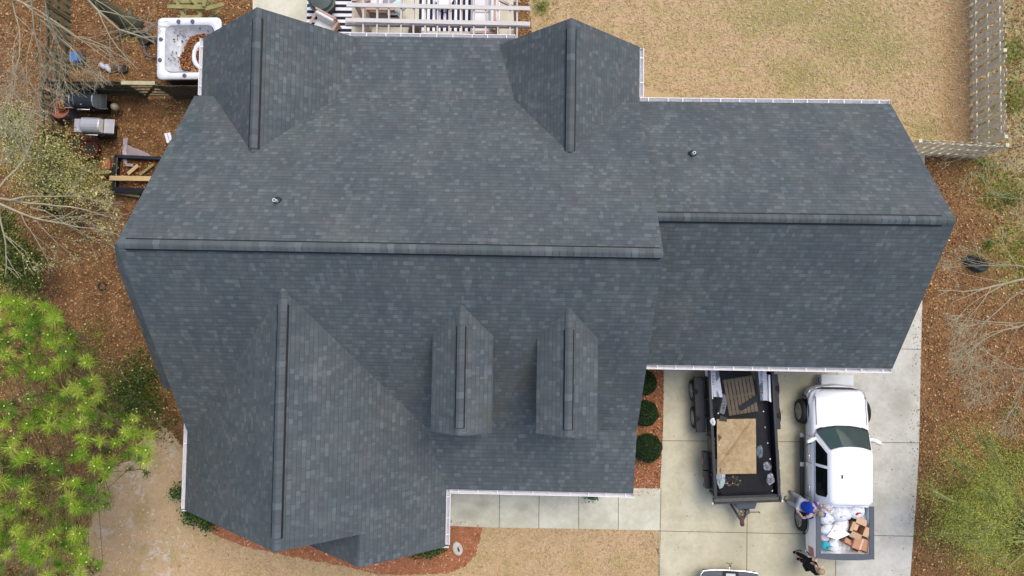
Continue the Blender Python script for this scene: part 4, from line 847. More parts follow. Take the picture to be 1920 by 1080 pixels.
        # wheel arches
        for y_ in (1.78, -1.77):
            m = MB(); path = [(s_ * .94, y_ + .47 * math.cos(a_), .4 + .47 * math.sin(a_)) for a_ in [R(-8 + 14 * k) for k in range(15)]]; m.tube(path, .022, 8); m.build('wheel_arch', BLKP, t, smooth=True)
            m = MB(); m.lathe((0, 0, 0), [(.43, -.0), (.43, .02)], 24); o_ = m.build('wheel_well', BLKP, t); o_.location = (s_ * .925, y_, .42); o_.rotation_euler = (0, R(90), 0)
            wheel(t, s_ * .975, y_, .40, .25, s_)
    # bed
    def wall_ring(y_, s_): return [Vector((s_ * x_, y_, z_)) for x_, z_ in ((.90, .45), (.945, .6), (.955, .9), (.93, 1.2), (.90, 1.33), (.76, 1.33), (.76, .8), (.76, .45))]
    for s_ in (-1, 1):
        m = MB(); m.loft([wall_ring(-1.12, s_), wall_ring(-2.3, s_), [Vector((v_.x * .985, -2.74, v_.z)) for v_ in wall_ring(0, s_)]]); bs = m.build('bed_side', PAINT, t, smooth=False, bevel=.008)
        m = MB(); m.box((s_ * .83, -1.93, 1.345), (.155, 1.64, .035)); m.build('bed_rail_cap', TRIM, bs, bevel=.01)
        m = MB(); m.loft([[Vector((s_ * x_, y_, z_)) for x_, y_, z_ in ((.945, -2.5, .85), (.94, -2.5, 1.2), (.90, -2.765, 1.2), (.92, -2.765, .85))], [Vector((s_ * (x_ + .02), y_ - .01, z_)) for x_, y_, z_ in ((.945, -2.5, .86), (.94, -2.5, 1.19), (.90, -2.765, 1.19), (.92, -2.765, .86))]]); m.build('tail_light', LRED, t)
    m = MB(); m.box((0, -1.93, .8), (1.52, 1.62, .05)); 
    for k in range(9): m.box((-.64 + k * .16, -1.93, .835), (.07, 1.6, .02))
    m.build('bed_floor', BEDL, t)
    m = MB(); m.box((0, -1.13, 1.05), (1.52, .05, .5)); m.build('bed_front', PAINT, t)
    m = MB(); m.box((0, -2.68, 1.0), (1.6, .14, .66)); tg = m.build('tailgate', PAINT, t, bevel=.02)
    m = MB(); m.loft([[Vector((x_, y_, z_)) for y_, z_ in ((-2.60, 1.33), (-2.60, 1.365), (yb_, 1.365), (yb_ - .01, 1.30))] for x_, yb_ in ((-.9, -2.74), (-.5, -2.78), (0, -2.79), (.5, -2.78), (.9, -2.74))]); m.build('tailgate_cap', TRIM, tg)
    m = MB(); m.loft([[Vector((x_, y_, z_)) for y_, z_ in ((-2.72, .565), (-2.72, .62), (yb_, .62), (yb_ - .012, .6), (yb_ - .005, .565))] for x_, yb_ in ((-.96, -2.78), (-.88, -2.92), (-.45, -2.97), (.45, -2.97), (.88, -2.92), (.96, -2.78))]); bp = m.build('rear_bumper', CHROME, t, bevel=.01)
    m = MB(); m.loft([[Vector((x_, -2.72, .622)), Vector((x_, -2.72, .645)), Vector((x_, yb_ + .005, .645)), Vector((x_, yb_, .622))] for x_, yb_ in ((-.93, -2.79), (-.85, -2.905), (-.44, -2.955), (.44, -2.955), (.85, -2.905), (.93, -2.79))]); m.build('bumper_step', TRIM, bp)
    m = MB(); m.box((0, -1.0, .36), (1.2, 3.6, .12)); m.build('chassis', BLKP, t)
    m = MB(); m.box((0, -2.78, .49), (1.7, .26, .14)); m.build('bumper_skirt', BLKP, bp)
    m = MB(); m.loft([[Vector((x_ - .32, y_ - .1, z_)) for x_, y_ in ((-.02, -.05), (.02, -.05), (.015, .07), (-.015, .07))] for z_ in (1.86, 1.93)]); m.build('antenna_fin', BLKP, t, bevel=.008)
    for ch in C.objects:
        if ch.parent == t:
            if ch.name.startswith('wheel'):
                if ch.location.y > 0: ch.location.y *= .965
            else:
                for q_ in [ch] + [g_ for g_ in C.objects if g_.parent == ch]:
                    for v_ in q_.data.vertices:
                        if v_.co.y > 0: v_.co.y *= .945
    return t
tr = pickup((10.19, -4.60, 0), 0, 'white crew cab pickup with its bed full of bags and cartons, parked beside the trailer')
t2 = copy_tree(tr); t2.location = (6.74, -8.0 - 2.98, 0); t2.rotation_euler = (0, 0, R(180 - 1.5)); t2['label'] = 'second pickup at the bottom edge, only its dark rear bumper step and hitch in view'
m = MB(); m.bar((0, -2.9, .48), (0, -3.12, .48), .05, .05); m.tube([(0, -3.11, .5), (0, -3.11, .58)], .02, 8); m.build('hitch', CHROME, t2)
m = MB(); m.lathe((0, -3.11, .58), [(.01, 0), (.03, .02), (.03, .04), (.01, .06)], 12); m.tube([(-.09, -3.16, .5), (0, -3.13, .5), (.1, -3.16, .5)], .014, 6); m.build('hitch_ball', M('rusty_iron', (.12, .08, .06), .6), t2)
m = MB(); m.box((0, -2.86, .655), (.5, .16, .03)); m.build('bumper_pocket', BLKP, t2); m = MB(); m.box((0, -2.83, .675), (.3, .1, .01)); m.build('number_plate', M('plate_white', (.5, .52, .55), .4), t2)

# load in the bed
def bag(px, py, h, rx, ry, rz_, mat, label, seed, knot=None):
    r_ = random.Random(seed); c_ = at(px, py, h); t = thing('rubbish_bag', (c_.x, c_.y, h - rz_), label, 'bag'); n, k = 20, 11; rings = []
    ph = [r_.uniform(0, 6.28) for _ in range(6)]
    for i in range(k):
        th = math.pi * (.04 + .92 * i / (k - 1)); z_ = -math.cos(th); s_ = math.sin(th) ** .75; ring = []
        for j in range(n):
            a_ = 2 * math.pi * j / n; w_ = 1 + .06 * math.sin(3 * a_ + ph[0] + z_ * 2) + .05 * math.sin(5 * a_ + ph[1] - z_ * 3) + .035 * math.sin(9 * a_ + ph[2] + 4 * z_)
            ring.append(Vector((rx * s_ * w_ * 1.1 * math.cos(a_), 1.1 * ry * s_ * w_ * math.sin(a_), rz_ + rz_ * z_ * (1 + .06 * math.sin(4 * a_ + ph[3])))))
        rings.append(ring)
    m = MB(); m.loft(rings); b_ = m.build('bag_body', mat, t, smooth=True)
    if knot:
        a_ = r_.uniform(0, 6); m = MB(); p0 = Vector((rx * .3 * math.cos(a_), ry * .3 * math.sin(a_), 2 * rz_)); m.tube([p0 + Vector((0, 0, -.03)), p0 + Vector((.02, .02, .03)), p0 + Vector((.10, .04, .01)), p0 + Vector((.16, .02, -.02))], [.05, .03, .022, .012], 7); m.build('knot', knot, t, smooth=True)
    return t
WB = NB('white_bin_liner'); n_ = WB.noise(9, 4, .65, dist=1.2); WB.bump(n_, .7, .05); WB = WB.done(WB.mix(WB.step(n_, .3, .7), (.62, .63, .66, 1), (.86, .86, .87, 1)), .4, .4)
BB = NB('pale_blue_liner'); n_ = BB.noise(9, 4, .65, dist=1.2); BB.bump(n_, .7, .05); BB = BB.done(BB.mix(n_, (.35, .45, .52, 1), (.6, .68, .72, 1)), .4, .4)
TL = NB('teal_liner'); n_ = TL.noise(12, 4, .65, dist=1.2); TL.bump(n_, .7, .05); TL = TL.done(TL.mix(n_, (.01, .22, .3, 1), (.06, .5, .56, 1)), .35, .4)
REDT = M('red_tie', (.5, .02, .05), .4)
bag(1576, 962, 1.15, .30, .26, .24, WB, 'large white bag at the front middle of the truck bed', 1, WB)
bag(1604, 958, 1.2, .25, .21, .2, WB, 'white bag with red ties against the cab', 2, REDT)
bag(1550, 953, 1.15, .18, .2, .22, WB, 'white bag in the corner of the bed beside the cab, near the blue shirt', 3, WB)
bag(1549, 972, 1.15, .2, .18, .22, WB, 'white bag along the left bed side next to the man', 4, WB)
bag(1553, 993, 1.15, .23, .18, .2, WB, 'white bag with a thin pink tie halfway along the left bed side', 5, M('pink_tie', (.6, .3, .32), .4))
bag(1577, 985, 1.12, .22, .26, .2, WB, 'white bag behind the large one, beside the open carton', 6)
bag(1614, 972, 1.0, .2, .25, .16, BB, 'pale blue translucent bag at the right side of the bed', 7)
bag(1546, 1007, 1.05, .13, .13, .14, M('pink_white_liner', (.68, .55, .6), .4, .2, 14), 'small pinkish white bag above the teal bag', 8)
bag(1547, 1022, 1.1, .13, .14, .15, TL, 'bright teal bag in the rear left of the truck bed', 9, TL)
bag(1562, 1022, 1.05, .16, .2, .15, WB, 'small white bag between teal bag and the cartons', 10)
bag(1563, 1012, .95, .16, .14, .12, BB, 'pale blue bag wedged behind the white sheet', 12)
m = MB(); cc = at(1572, 998, 1.36); q_ = [at(x_, y_, 1.36) - cc for x_, y_ in ((1566, 983), (1593, 1001), (1569, 1012), (1550, 1005))]
m.loft([[p + Vector((0, 0, .0 + .03 * (i % 2))) for i, p in enumerate(q_)], [p + Vector((0, 0, .02 + .03 * (i % 2))) for i, p in enumerate(q_)]]); tag(m.build('foam_sheet', M('white_foam', (.8, .8, .8), .6, .04), loc=cc), 'flat white foam sheet on top of the bags', 'sheet')
KR = M('brown_cardboard', srgb(182, 136, 104), .85, .12, 5); KR2 = M('cardboard_inside', srgb(196, 160, 126), .85, .1); KR3 = M('pale_cardboard', srgb(214, 178, 146), .85, .08)
def carton(c_, rz, L, W_, H_, label, openf=True, tilt=0, mat=KR):
    t = thing('cardboard_box', c_, label, 'box', rz); t.rotation_euler.x = tilt; T_ = .012
    for p, d_ in (((0, -W_ / 2, H_ / 2), (L, T_, H_)), ((0, W_ / 2, H_ / 2), (L, T_, H_)), ((-L / 2, 0, H_ / 2), (T_, W_ - T_ * 2, H_)), ((L / 2, 0, H_ / 2), (T_, W_ - T_ * 2, H_))): m = MB(); m.box(p, d_); m.build('side', mat, t)
    m = MB(); m.box((0, 0, .01), (L - .03, W_ - .03, .014)); m.build('bottom', KR2, t)
    if openf:
        for p, d_, ro in (((0, -W_ / 2 - .09, H_ - .03), (L, .2, .01), (R(20), 0, 0)), ((0, W_ / 2 + .09, H_ - .02), (L, .2, .01), (R(-15), 0, 0)), ((L / 2 + .09, 0, H_), (.2, W_, .01), (0, R(10), 0)), ((-L / 2 - .06, 0, H_ + .05), (.18, W_, .01), (0, R(35), 0))): m = MB(); m.box(p, d_, ro); m.build('flap', KR2, t)
    else:
        m = MB(); m.box((0, 0, H_ + .006), (L, W_, .012)); m.build('lid', mat, t); m = MB(); m.box((0, 0, H_ + .014), (.06, W_ + .002, .003)); m.build('tape', KR3, t)
    return t
carton(A(1600, 985, .95), R(-22), .34, .3, .4, 'open cardboard box with raised flaps in the middle of the truck bed')
c_ = carton(A(1598, 984, 1.05), R(-22), .18, .2, .2, 'small pale box inside the open carton', False, mat=KR3)
carton(A(1606, 1012, .9), R(-16), .5, .36, .36, 'closed brown cardboard box near the tailgate', False, R(6))
carton(A(1588, 1017, .86), R(-30), .5, .14, .3, 'narrow flattened carton between foam sheet and tailgate', False, R(-12))
carton(A(1611, 1024, .86), R(-24), .2, .2, .26, 'torn open carton in the rear right corner of the bed')

# trailer
t = thing('dump_trailer', (7.04, -3.4, 0), 'black dump trailer with mesh tarp and roofing debris, backed up to the garage', 'trailer', .055)
BS = M('black_powder_coat', (.016, .017, .02), .45, .25, 5, spec=.4); BS2 = M('worn_black_steel', (.03, .032, .036), .5, .35, 7)
m = MB(); m.box((0, .08, .8), (2.0, 4.3, .06)); m.build('bed_floor', M('dirty_steel_floor', (.02, .02, .022), .7, .5, 6), t)
for s_ in (-1, 1):
    m = MB(); m.box((s_ * 1.0, .08, 1.0), (.05, 4.34, .55)); 
    for k in range(8): m.box((s_ * 1.045, -2.0 + k * .6, 1.0), (.05, .06, .5))
    sd_ = m.build('side_wall', BS, t); m = MB(); m.box((s_ * 1.0, .08, 1.30), (.09, 4.4, .06)); m.build('top_rail', BS2, sd_, bevel=.008)
    m = MB(); m.loft([[Vector((s_ * x_, y_, z_)) for x_, z_ in ((1.07, .62), (1.36, .62), (1.38, .66), (1.36, .70), (1.07, .74))] for y_ in (-.12, 0, 1.55, 1.66)]); m.build('fender', BS, t, bevel=.01)
    for y_ in (1.2, .32): wheel(t, s_ * 1.30, y_, .36, .2, s_, 8, M('silver_steel_rim', (.35, .36, .37), .35, .15, metal=.6))
    for y_ in (-1.02, -1.62):
        m = MB(); m.box((s_ * 1.12, y_, .72), (.17, .56, .34)); bx_ = m.build('side_box', BS, t, bevel=.012)
        if s_ < 0:
            m = MB(); m.box((s_ * 1.208, y_ + .06, .74), (.008, .3, .09)); m.build('red_sticker', M('red_decal', (.22, .02, .015), .5), bx_)
            m = MB(); m.box((s_ * 1.208, y_ - .05, .66), (.008, .16, .03)); m.build('white_sticker', M('white_decal', (.6, .6, .58), .5), bx_)
m = MB(); m.box((0, -2.08, 1.0), (2.04, .05, .56)); m.build('front_wall', BS, t)
m = MB(); m.box((0, -2.28, 1.24), (2.16, .05, .05)); m.box((-1.06, -2.2, 1.24), (.05, .2, .05)); m.box((1.06, -2.2, 1.24), (.05, .2, .05)); m.box((0, -2.12, 1.22), (2.12, .03, .04)); m.build('tarp_bar', BS2, t)
m = MB(); m.box((0, -2.2, 1.20), (2.08, .12, .012)); m.build('tarp_roll', M('dusty_mesh', (.10, .10, .085), .9, .3, 14), t)
for s_ in (-1, 1): m = MB(); m.tube([(s_ * 1.07, -2.28, 1.25), (s_ * 1.12, -2.28, 1.25)], .04, 10); m.build('roller_end', M('pale_cap', (.55, .55, .55), .4), t)
m = MB(); m.tube([(1.12, -2.26, 1.24), (1.2, -2.24, 1.2), (1.22, -2.2, 1.1), (1.3, -2.16, 1.1)], .015, 6); m.build('crank', BS2, t)
m = MB(); m.loft([[Vector((x_, y_, z_)) for x_, y_ in ((-.42, -2.12), (.42, -2.12), (.26, -2.52), (-.26, -2.52))] for z_ in (.62, 1.16)]); tb_ = m.build('front_tool_box', M('slate_box_paint', (.05, .06, .075), .45, .2), t, bevel=.015)
m = MB(); m.lathe((0, -2.26, 1.161), [(.07, 0), (.07, .012)], 16); m.build('round_decal', M('white_decal', (.6, .6, .58), .5), tb_)
for s_ in (-1, 1): m = MB(); m.bar((s_ * .55, -2.1, .5), (s_ * .05, -3.0, .5), .07, .1); m.build('tongue_arm', BS2, t)
m = MB(); m.bar((0, -2.9, .52), (0, -3.16, .54), .12, .1); m.lathe((0, -3.16, .5), [(.04, 0), (.07, .03), (.07, .08), (.03, .11)], 12); m.build('coupler', M('red_black_coupler', (.09, .035, .035), .5, .3), t, bevel=.006)
m = MB(); m.tube([(.08, -2.66, .1), (.08, -2.66, .95)], .045, 10); m.box((.08, -2.66, .97), (.12, .12, .05)); m.bar((.08, -2.66, 1.0), (.42, -2.66, 1.02), .025, .025); m.tube([(.42, -2.66, 1.0), (.42, -2.66, 1.1)], .02, 6); m.build('jack', M('rusty_iron', (.12, .08, .06)), t)
m = MB(); r_ = random.Random(8)
for k in range(5): p_ = Vector((-.05, -2.55, .7)); m.tube([p_ + Vector((r_.uniform(-.1, .12), -.1 * j + r_.uniform(-.04, .04), -.05 * j + r_.uniform(-.03, .05))) for j in range(5)], .014, 5)
m.build('cable', M('ochre_cable', (.22, .17, .08), .6), t)
# mesh tarp
b = NB('black_mesh_tarp'); wv = b.n('ShaderNodeTexWave'); wv.inputs['Scale'].default_value = 40; b.L.new(b.pos(), wv.inputs[0]); al = b.math('MULTIPLY_ADD', b.noise(5, 3), .2, .36); b.L.new(al, b.b.inputs['Alpha']); MT = b.done((.016, .017, .02, 1), .7, .2)
m = MB(); ny = 16; nx = 8
def tz(u, v): return 1.235 - .10 * math.sin(math.pi * u) * (.6 + .4 * math.sin(v * 9)) - .03 * math.sin(v * 25 + u * 5)
def tx_(u, v): xl = -.80 - .02 * math.sin(v * 6); xr_ = .66 + .16 * (1 - v) + .04 * math.sin(v * 8); return xl + (xr_ - xl) * u
rings = [[Vector((tx_(i / nx, j / ny), -2.1 + 4.3 * j / ny, tz(i / nx, j / ny))) for i in range(nx + 1)] for j in range(ny + 1)]
m.loft(rings, cap=False, closed=False); tag(m.build('mesh_tarp', MT, t, smooth=True))
for k in range(9):
    y_ = -1.95 + k * .5; v = (y_ + 2.1) / 4.3; m = MB(); m.lathe((tx_(1, v) - .02, y_, 1.25), [(.022, 0), (.022, .012)], 8); m.build('grommet', M('pale_cap', (.5, .5, .5)), t)
    if k % 2: m = MB(); m.lathe((tx_(0, v) + .02, y_, 1.25), [(.022, 0), (.022, .012)], 8); m.build('grommet', M('pale_cap', (.5, .5, .5)), t)
# load of the trailer
def quadthing(name, px, h0, th, mat, label, cat, bevel=0):
    pts = [at(x_, y_, h0 + th) for x_, y_ in px]; c_ = sum(pts, Vector()) / len(pts); c_.z = h0; pts = [p - Vector((c_.x, c_.y, 0)) for p in pts]
    a_ = sum(pts[i].x * pts[(i + 1) % len(pts)].y - pts[(i + 1) % len(pts)].x * pts[i].y for i in range(len(pts)))
    if a_ < 0: pts.reverse()
    m = MB(); m.prism([(p.x, p.y) for p in pts], 0, th); o_ = m.build(name, mat, loc=c_, bevel=bevel); return tag(o_, label, cat)
PLYB = NB('stained_plywood'); n_ = PLYB.noise(4, 5, .7, dist=1.0); n2_ = PLYB.noise(30, 3)
PLYB.bump(n_, .4, .02); PLY = PLYB.done(PLYB.mix(PLYB.step(PLYB.math('MULTIPLY_ADD', n2_, .3, PLYB.math('MULTIPLY', n_, .7)), .35, .65), srgb(146, 124, 92), srgb(178, 155, 118)), .85, .2)
o_ = thing('tan_ground_sheet', A(1381, 838, 1.17), 'tan canvas sheet with one diagonal fold lying on the mesh tarp', 'sheet')
c_ = Vector(o_.location); P4 = [at(x_, y_, 1.25) - Vector((c_.x, c_.y, c_.z)) for x_, y_ in ((1345, 889), (1418, 888), (1417, 785), (1344, 786))]
m = MB(); N = 44; rings = []
for j in range(N + 1):
    v = j / N; ring = []
    for i in range(N + 1):
        u = i / N; p = P4[0].lerp(P4[1], u).lerp(P4[3].lerp(P4[2], u), v); dd = (v - (.1 + .95 * u) ) ; f_ = .10 * math.exp(-(dd / .035) ** 2) - .035 * math.exp(-((dd + .08) / .035) ** 2) + .03 * math.exp(-((dd - .12) / .05) ** 2); p.z = .085 + f_ * min(1, 6 * min(u, v, 1 - u, 1 - v) + .1) + .008 * math.sin(9 * u + 3 * v) * math.sin(7 * v); ring.append(p)
    rings.append(ring)
m.loft(rings, cap=False, closed=False); m.build('canvas', PLY, o_, smooth=True)
pal = thing('wooden_pallet', A(1387, 741, .95), 'grey brown slatted wooden pallet lying askew in the trailer', 'pallet', R(10))
WP = M('weathered_pallet_wood', srgb(168, 150, 124), .85, .3, 3)
for k in range(8): m = MB(); m.box((-.42 + k * .12, 0, .1), (.095, 1.16, .02)); m.build('slat', WP, pal)
for y_ in (-.5, 0, .5): m = MB(); m.box((0, y_, .05), (.95, .08, .08)); m.build('bearer', WP, pal)
SV = NB('silver_foil_wrap'); n_ = SV.noise(14, 4, .7); SV.bump(n_, .3, .01); SV = SV.done(SV.mix(n_, (.28, .3, .34, 1), (.62, .64, .70, 1)), .45, .4)
INK = M('printed_ink', (.05, .05, .06), .6)
def letters(parent, x0, y0, z_, n, horizontal, seed, s_=.1):
    r_ = random.Random(seed); m = MB()
    for k in range(n):
        p = Vector((0, -k * s_ * .95, 0)) ; g_ = r_.choice('HETILN')
        st = {'H': ((0, 0, 0, 1), (0, .5, 1, .5), (1, 0, 1, 1)), 'E': ((0, 0, 0, 1), (0, 0, 1, 0), (0, .5, 1, .5), (0, 1, 1, 1)), 'T': ((.5, 0, .5, 1), (0, 1, 1, 1)), 'I': ((.5, 0, .5, 1),), 'L': ((0, 0, 0, 1), (0, 0, 1, 0)), 'N': ((0, 0, 0, 1), (0, 1, 1, 0), (1, 0, 1, 1))}[g_]
        for a_, b_, c1, d1 in st: m.bar((x0 + b_ * s_, y0 - k * s_ * .95 - a_ * s_ * .6, z_), (x0 + d1 * s_, y0 - k * s_ * .95 - c1 * s_ * .6, z_), .013, .004)
    return m.build('printing', INK, parent)
def roll_box(px, label, seed, h0=.84, th=.32, n=6):
    o_ = quadthing('silver_carton', px, h0, th, SV, label, 'carton', 0); c_ = o_.location
    m = MB(); e0, e1 = at(*px[0], h0 + th) - c_, at(*px[1], h0 + th) - c_
    pr = at(px[3][0] + .32 * (px[2][0] - px[3][0]), px[3][1] + 8, h0 + th) - c_
    letters(o_, pr.x - .02, pr.y - .03, th + .003, n, False, seed, .09); return o_
roll_box([(1338, 744), (1355, 745), (1346, 684), (1330, 684)], 'long silver carton with dark print at the left side of the trailer', 1, .84, .38)
roll_box([(1426, 751), (1442, 751), (1436, 684), (1421, 684)], 'long silver carton with dark print at the right side of the trailer', 2, .84, .38, 9)
quadthing('white_strip', [(1331, 748), (1337, 748), (1333, 688), (1327, 690)], .84, .42, M('white_carton_side', (.72, .73, .75), .5), 'narrow white carton along the left trailer wall', 'carton')
quadthing('white_strip', [(1442, 752), (1446, 754), (1444, 703), (1441, 703)], .84, .45, MC['white_carton_side'], 'narrow white strip along the right trailer wall', 'carton')
sm_ = quadthing('silver_carton', [(1349, 774), (1358, 777), (1365, 748), (1357, 738)], .84, .2, SV, 'short silver carton beneath the left edge of the pallet', 'carton')
letters(sm_, -.06, .1, .203, 3, False, 5, .09)
quadthing('black_board', [(1386, 762), (1391, 770), (1424, 750), (1422, 738)], 1.09, .03, M('black_board', (.03, .035, .04), .6, .2), 'black board laid across the pallet corner', 'board')
quadthing('dark_flap', [(1349, 789), (1363, 791), (1363, 783), (1350, 779)], 1.25, .03, M('dark_brown_card', (.05, .04, .04), .8), 'dark flap at the top left corner of the canvas sheet', 'flap')
quadthing('plywood_offcut', [(1408, 697), (1416, 715), (1420, 700), (1412, 692)], .84, .03, TAN, 'plywood offcut beside the right silver carton', 'board')
for k in range(4): quadthing('wood_slat', [(1333 + k * 1.6, 822 + k * 8), (1341, 820 + k * 8), (1341, 826 + k * 8), (1334 + k * 1.6, 828 + k * 8)], .85, .1, TAN, ('top', 'second', 'third', 'lowest')[k] + ' of four short tan slats by the left trailer wall', 'slat')
GP = M('grey_green_plastic', (.32, .37, .36), .4, .2, 9)
def scrap(px, py, h, rx, ry, mat, label, seed, cat='plastic scrap', name='plastic_scrap'):
    r_ = random.Random(seed); m = MB(); c_ = at(px, py, h); n, k = 14, 5; rings = []
    for i in range(k):
        s_ = (1, .95, .7, .4, .1)[i]; rings.append([Vector((rx * s_ * math.cos(2 * math.pi * j / n) * (1 + r_.uniform(-.22, .22)), ry * s_ * math.sin(2 * math.pi * j / n) * (1 + r_.uniform(-.22, .22)), .02 * i + r_.uniform(-.015, .03))) for j in range(n)])
    m.loft(rings); return tag(m.build(name, mat, loc=c_), label, cat)
scrap(1424, 847, 1.2, .11, .2, M('slate_plastic', (.12, .15, .17), .4), 'slate blue plastic piece on the tarp right of the canvas', 1)
SVD = M('dull_grey_film', (.2, .2, .22), .4, .6, 16)
scrap(1438, 874, 1.2, .13, .14, SVD, 'crumpled silver plastic near the front right of the tarp', 2); scrap(1444, 898, 1.2, .12, .18, SVD, 'crumpled silver wrap in the front right corner of the tarp', 3)
scrap(1341, 876, .95, .12, .28, WB, 'white plastic bag pressed against the left trailer wall', 4); scrap(1351, 897, 1.2, .13, .3, GP, 'grey green plastic lump at the front left of the canvas', 5)
scrap(1336, 790, 1.3, .08, .13, WB, 'small white rag hooked on the left trailer rail', 6, 'rag', 'white_rag')
q = fill(pxpoly([(1358, 893), (1385, 893), (1388, 908), (1358, 910)], 1.1), 160); tag(scatter('roof_debris', np.hstack([q, rng.uniform(1.15, 1.24, (len(q), 1))]), rng.uniform(.02, .06, len(q)), palette(len(q), [(70, 56, 44), (100, 84, 68), (50, 46, 44), (140, 130, 120)], [3, 3, 3, 1]), attr_mat('dry_leaf'), tilt=.5), kind='stuff')
# ================================================================ PEOPLE
def skinned(name, joints, edges, radii, mat, parent, sub=2, root=0):
    me = bpy.data.meshes.new(name); me.from_pydata([tuple(j) for j in joints], edges, []); o = bpy.data.objects.new(name, me); C.objects.link(o); o.parent = parent; me.materials.append(mat)
    me.skin_vertices.new(name='') if hasattr(me.skin_vertices, 'new') and not len(me.skin_vertices) else None
    sk_ = o.modifiers.new('skin', 'SKIN'); sk_.use_smooth_shade = True; sk_.branch_smoothing = .6
    if not len(me.skin_vertices):
        bpy.context.view_layer.objects.active = o
    lay = me.skin_vertices[0].data
    for i, r_ in enumerate(radii): lay[i].radius = (r_, r_) if not isinstance(r_, tuple) else r_; lay[i].use_root = (i == root)
    ss = o.modifiers.new('sub', 'SUBSURF'); ss.levels = ss.render_levels = sub
    return o
SKIN = M('skin', (.62, .37, .28), .55, .06, 9)
def person(loc, rz, label, J, shirt, pants, shoes, hair, sleeve, cap=None):
    """J: joints in local metres, the person faces +X"""
    t = thing('person', loc, label, 'person', rz); J = {k: Vector(v) for k, v in J.items()}
    names = ['pelvis', 'waist', 'chest', 'neck', 'head0', 'head1', 'shL', 'elL', 'wrL', 'palmL', 'shR', 'elR', 'wrR', 'palmR', 'hipL', 'knL', 'anL', 'toeL', 'hipR', 'knR', 'anR', 'toeR']
    hd = (J['head'] - J['neck']).normalized()
    P_ = dict(J); P_['head0'] = J['neck'] + hd * .09; P_['head1'] = J['neck'] + hd * .2
    for s_ in 'LR': d = (J['wr' + s_] - J['el' + s_]).normalized(); P_['palm' + s_] = J['wr' + s_] + d * .07
    for s_ in 'LR': P_['toe' + s_] = J['an' + s_] + Vector((.17, 0, -.05))
    rad = dict(pelvis=.13, waist=.12, chest=.145, neck=.055, head0=.085, head1=.085, shL=.065, elL=.043, wrL=.029, palmL=.035, shR=.065, elR=.043, wrR=.029, palmR=.035, hipL=.09, knL=.06, anL=.04, toeL=.035, hipR=.09, knR=.06, anR=.04, toeR=.035)
    idx = {n: i for i, n in enumerate(names)}; E_ = [('pelvis', 'waist'), ('waist', 'chest'), ('chest', 'neck'), ('neck', 'head0'), ('head0', 'head1')]
    for s_ in 'LR': E_ += [('chest', 'sh' + s_), ('sh' + s_, 'el' + s_), ('el' + s_, 'wr' + s_), ('wr' + s_, 'palm' + s_), ('pelvis', 'hip' + s_), ('hip' + s_, 'kn' + s_), ('kn' + s_, 'an' + s_), ('an' + s_, 'toe' + s_)]
    js = [P_[n] for n in names]; rr = [rad[n] for n in names]
    # fingers join the palm as thin chains of the same surface
    for s_ in 'LR':
        d = (P_['palm' + s_] - P_['wr' + s_]).normalized(); side = d.cross(Vector((0, 0, 1))); side = side.normalized() if side.length > .1 else Vector((0, 1, 0)); dn = d.cross(side) * (1 if d.cross(side).z < 0 else -1)
        for k, (off, ln) in enumerate(((-.028, .055), (-.01, .075), (.01, .07), (.028, .06), (-.04, .03))):
            base = P_['palm' + s_] + side * off * .9 + (d * .035 if k < 4 else -d * .02); m1 = base + d * ln * .55 + (side * -.02 if k == 4 else Vector()); m2 = m1 + (d * .6 + dn * .5) * ln * .5
            i0 = len(js); js += [base, m1, m2]; rr += [.012, .0095, .008]; E_ += [('palm' + s_, i0), (i0, i0 + 1), (i0 + 1, i0 + 2)]
    ed = [(idx[a] if isinstance(a, str) else a, idx[b_] if isinstance(b_, str) else b_) for a, b_ in E_]
    body = skinned('body', js, ed, rr, SKIN, t)
    sj = [P_['pelvis'] + Vector((0, 0, .02)), P_['waist'], P_['chest'], P_['neck'] * .75 + P_['chest'] * .25, P_['shL'], P_['shR']]; se = [(0, 1), (1, 2), (2, 3), (2, 4), (2, 5)]; sr = [.18, .175, .19, .09, .1, .1]
    for s_, i_ in (('L', 4), ('R', 5)):
        e_ = P_['sh' + s_].lerp(P_['el' + s_], sleeve); se.append((i_, len(sj))); sj.append(e_); sr.append(.068)
    skinned('shirt', sj, se, sr, shirt, t)
    pj = [P_['pelvis']]; pe = []; pr = [.155]
    for s_ in 'LR':
        b0 = len(pj); pj += [P_['hip' + s_], P_['kn' + s_], P_['an' + s_] + Vector((0, 0, .04))]; pr += [.108, .078, .058]; pe += [(0, b0), (b0, b0 + 1), (b0 + 1, b0 + 2)]
    skinned('trousers', pj, pe, pr, pants, t)
    for s_ in 'LR':
        a_ = P_['an' + s_]; m = MB(); m.loft([[Vector((a_.x + x_, a_.y + y_ * w_, max(.0, a_.z - .09) + z_)) for y_, z_ in ((-1, .0), (1, .0), (.9, h_ * .6), (0, h_), (-.9, h_ * .6))] for x_, w_, h_ in ((-.08, .03, .07), (-.05, .042, .11), (.05, .042, .1), (.14, .05, .07), (.2, .035, .045))]); m.build('shoe', shoes, t, smooth=True)
    hc = P_['head1']; 
    if hair:
        m = MB(); rings = []
        for i in range(8):
            th = R(12 + 13.5 * i); rings.append([hc + Vector((-.012, 0, .01)) + Vector((math.sin(th) * .108 * math.cos(R(a_)) * (1.08 if math.cos(R(a_)) < 0 else .92), math.sin(th) * .1 * math.sin(R(a_)), math.cos(th) * .115 if math.cos(R(a_)) < .3 or th < R(66) else math.cos(R(66)) * .115)) for a_ in range(0, 360, 24)])
        m.loft(rings); m.build('hair', hair, t, smooth=True)
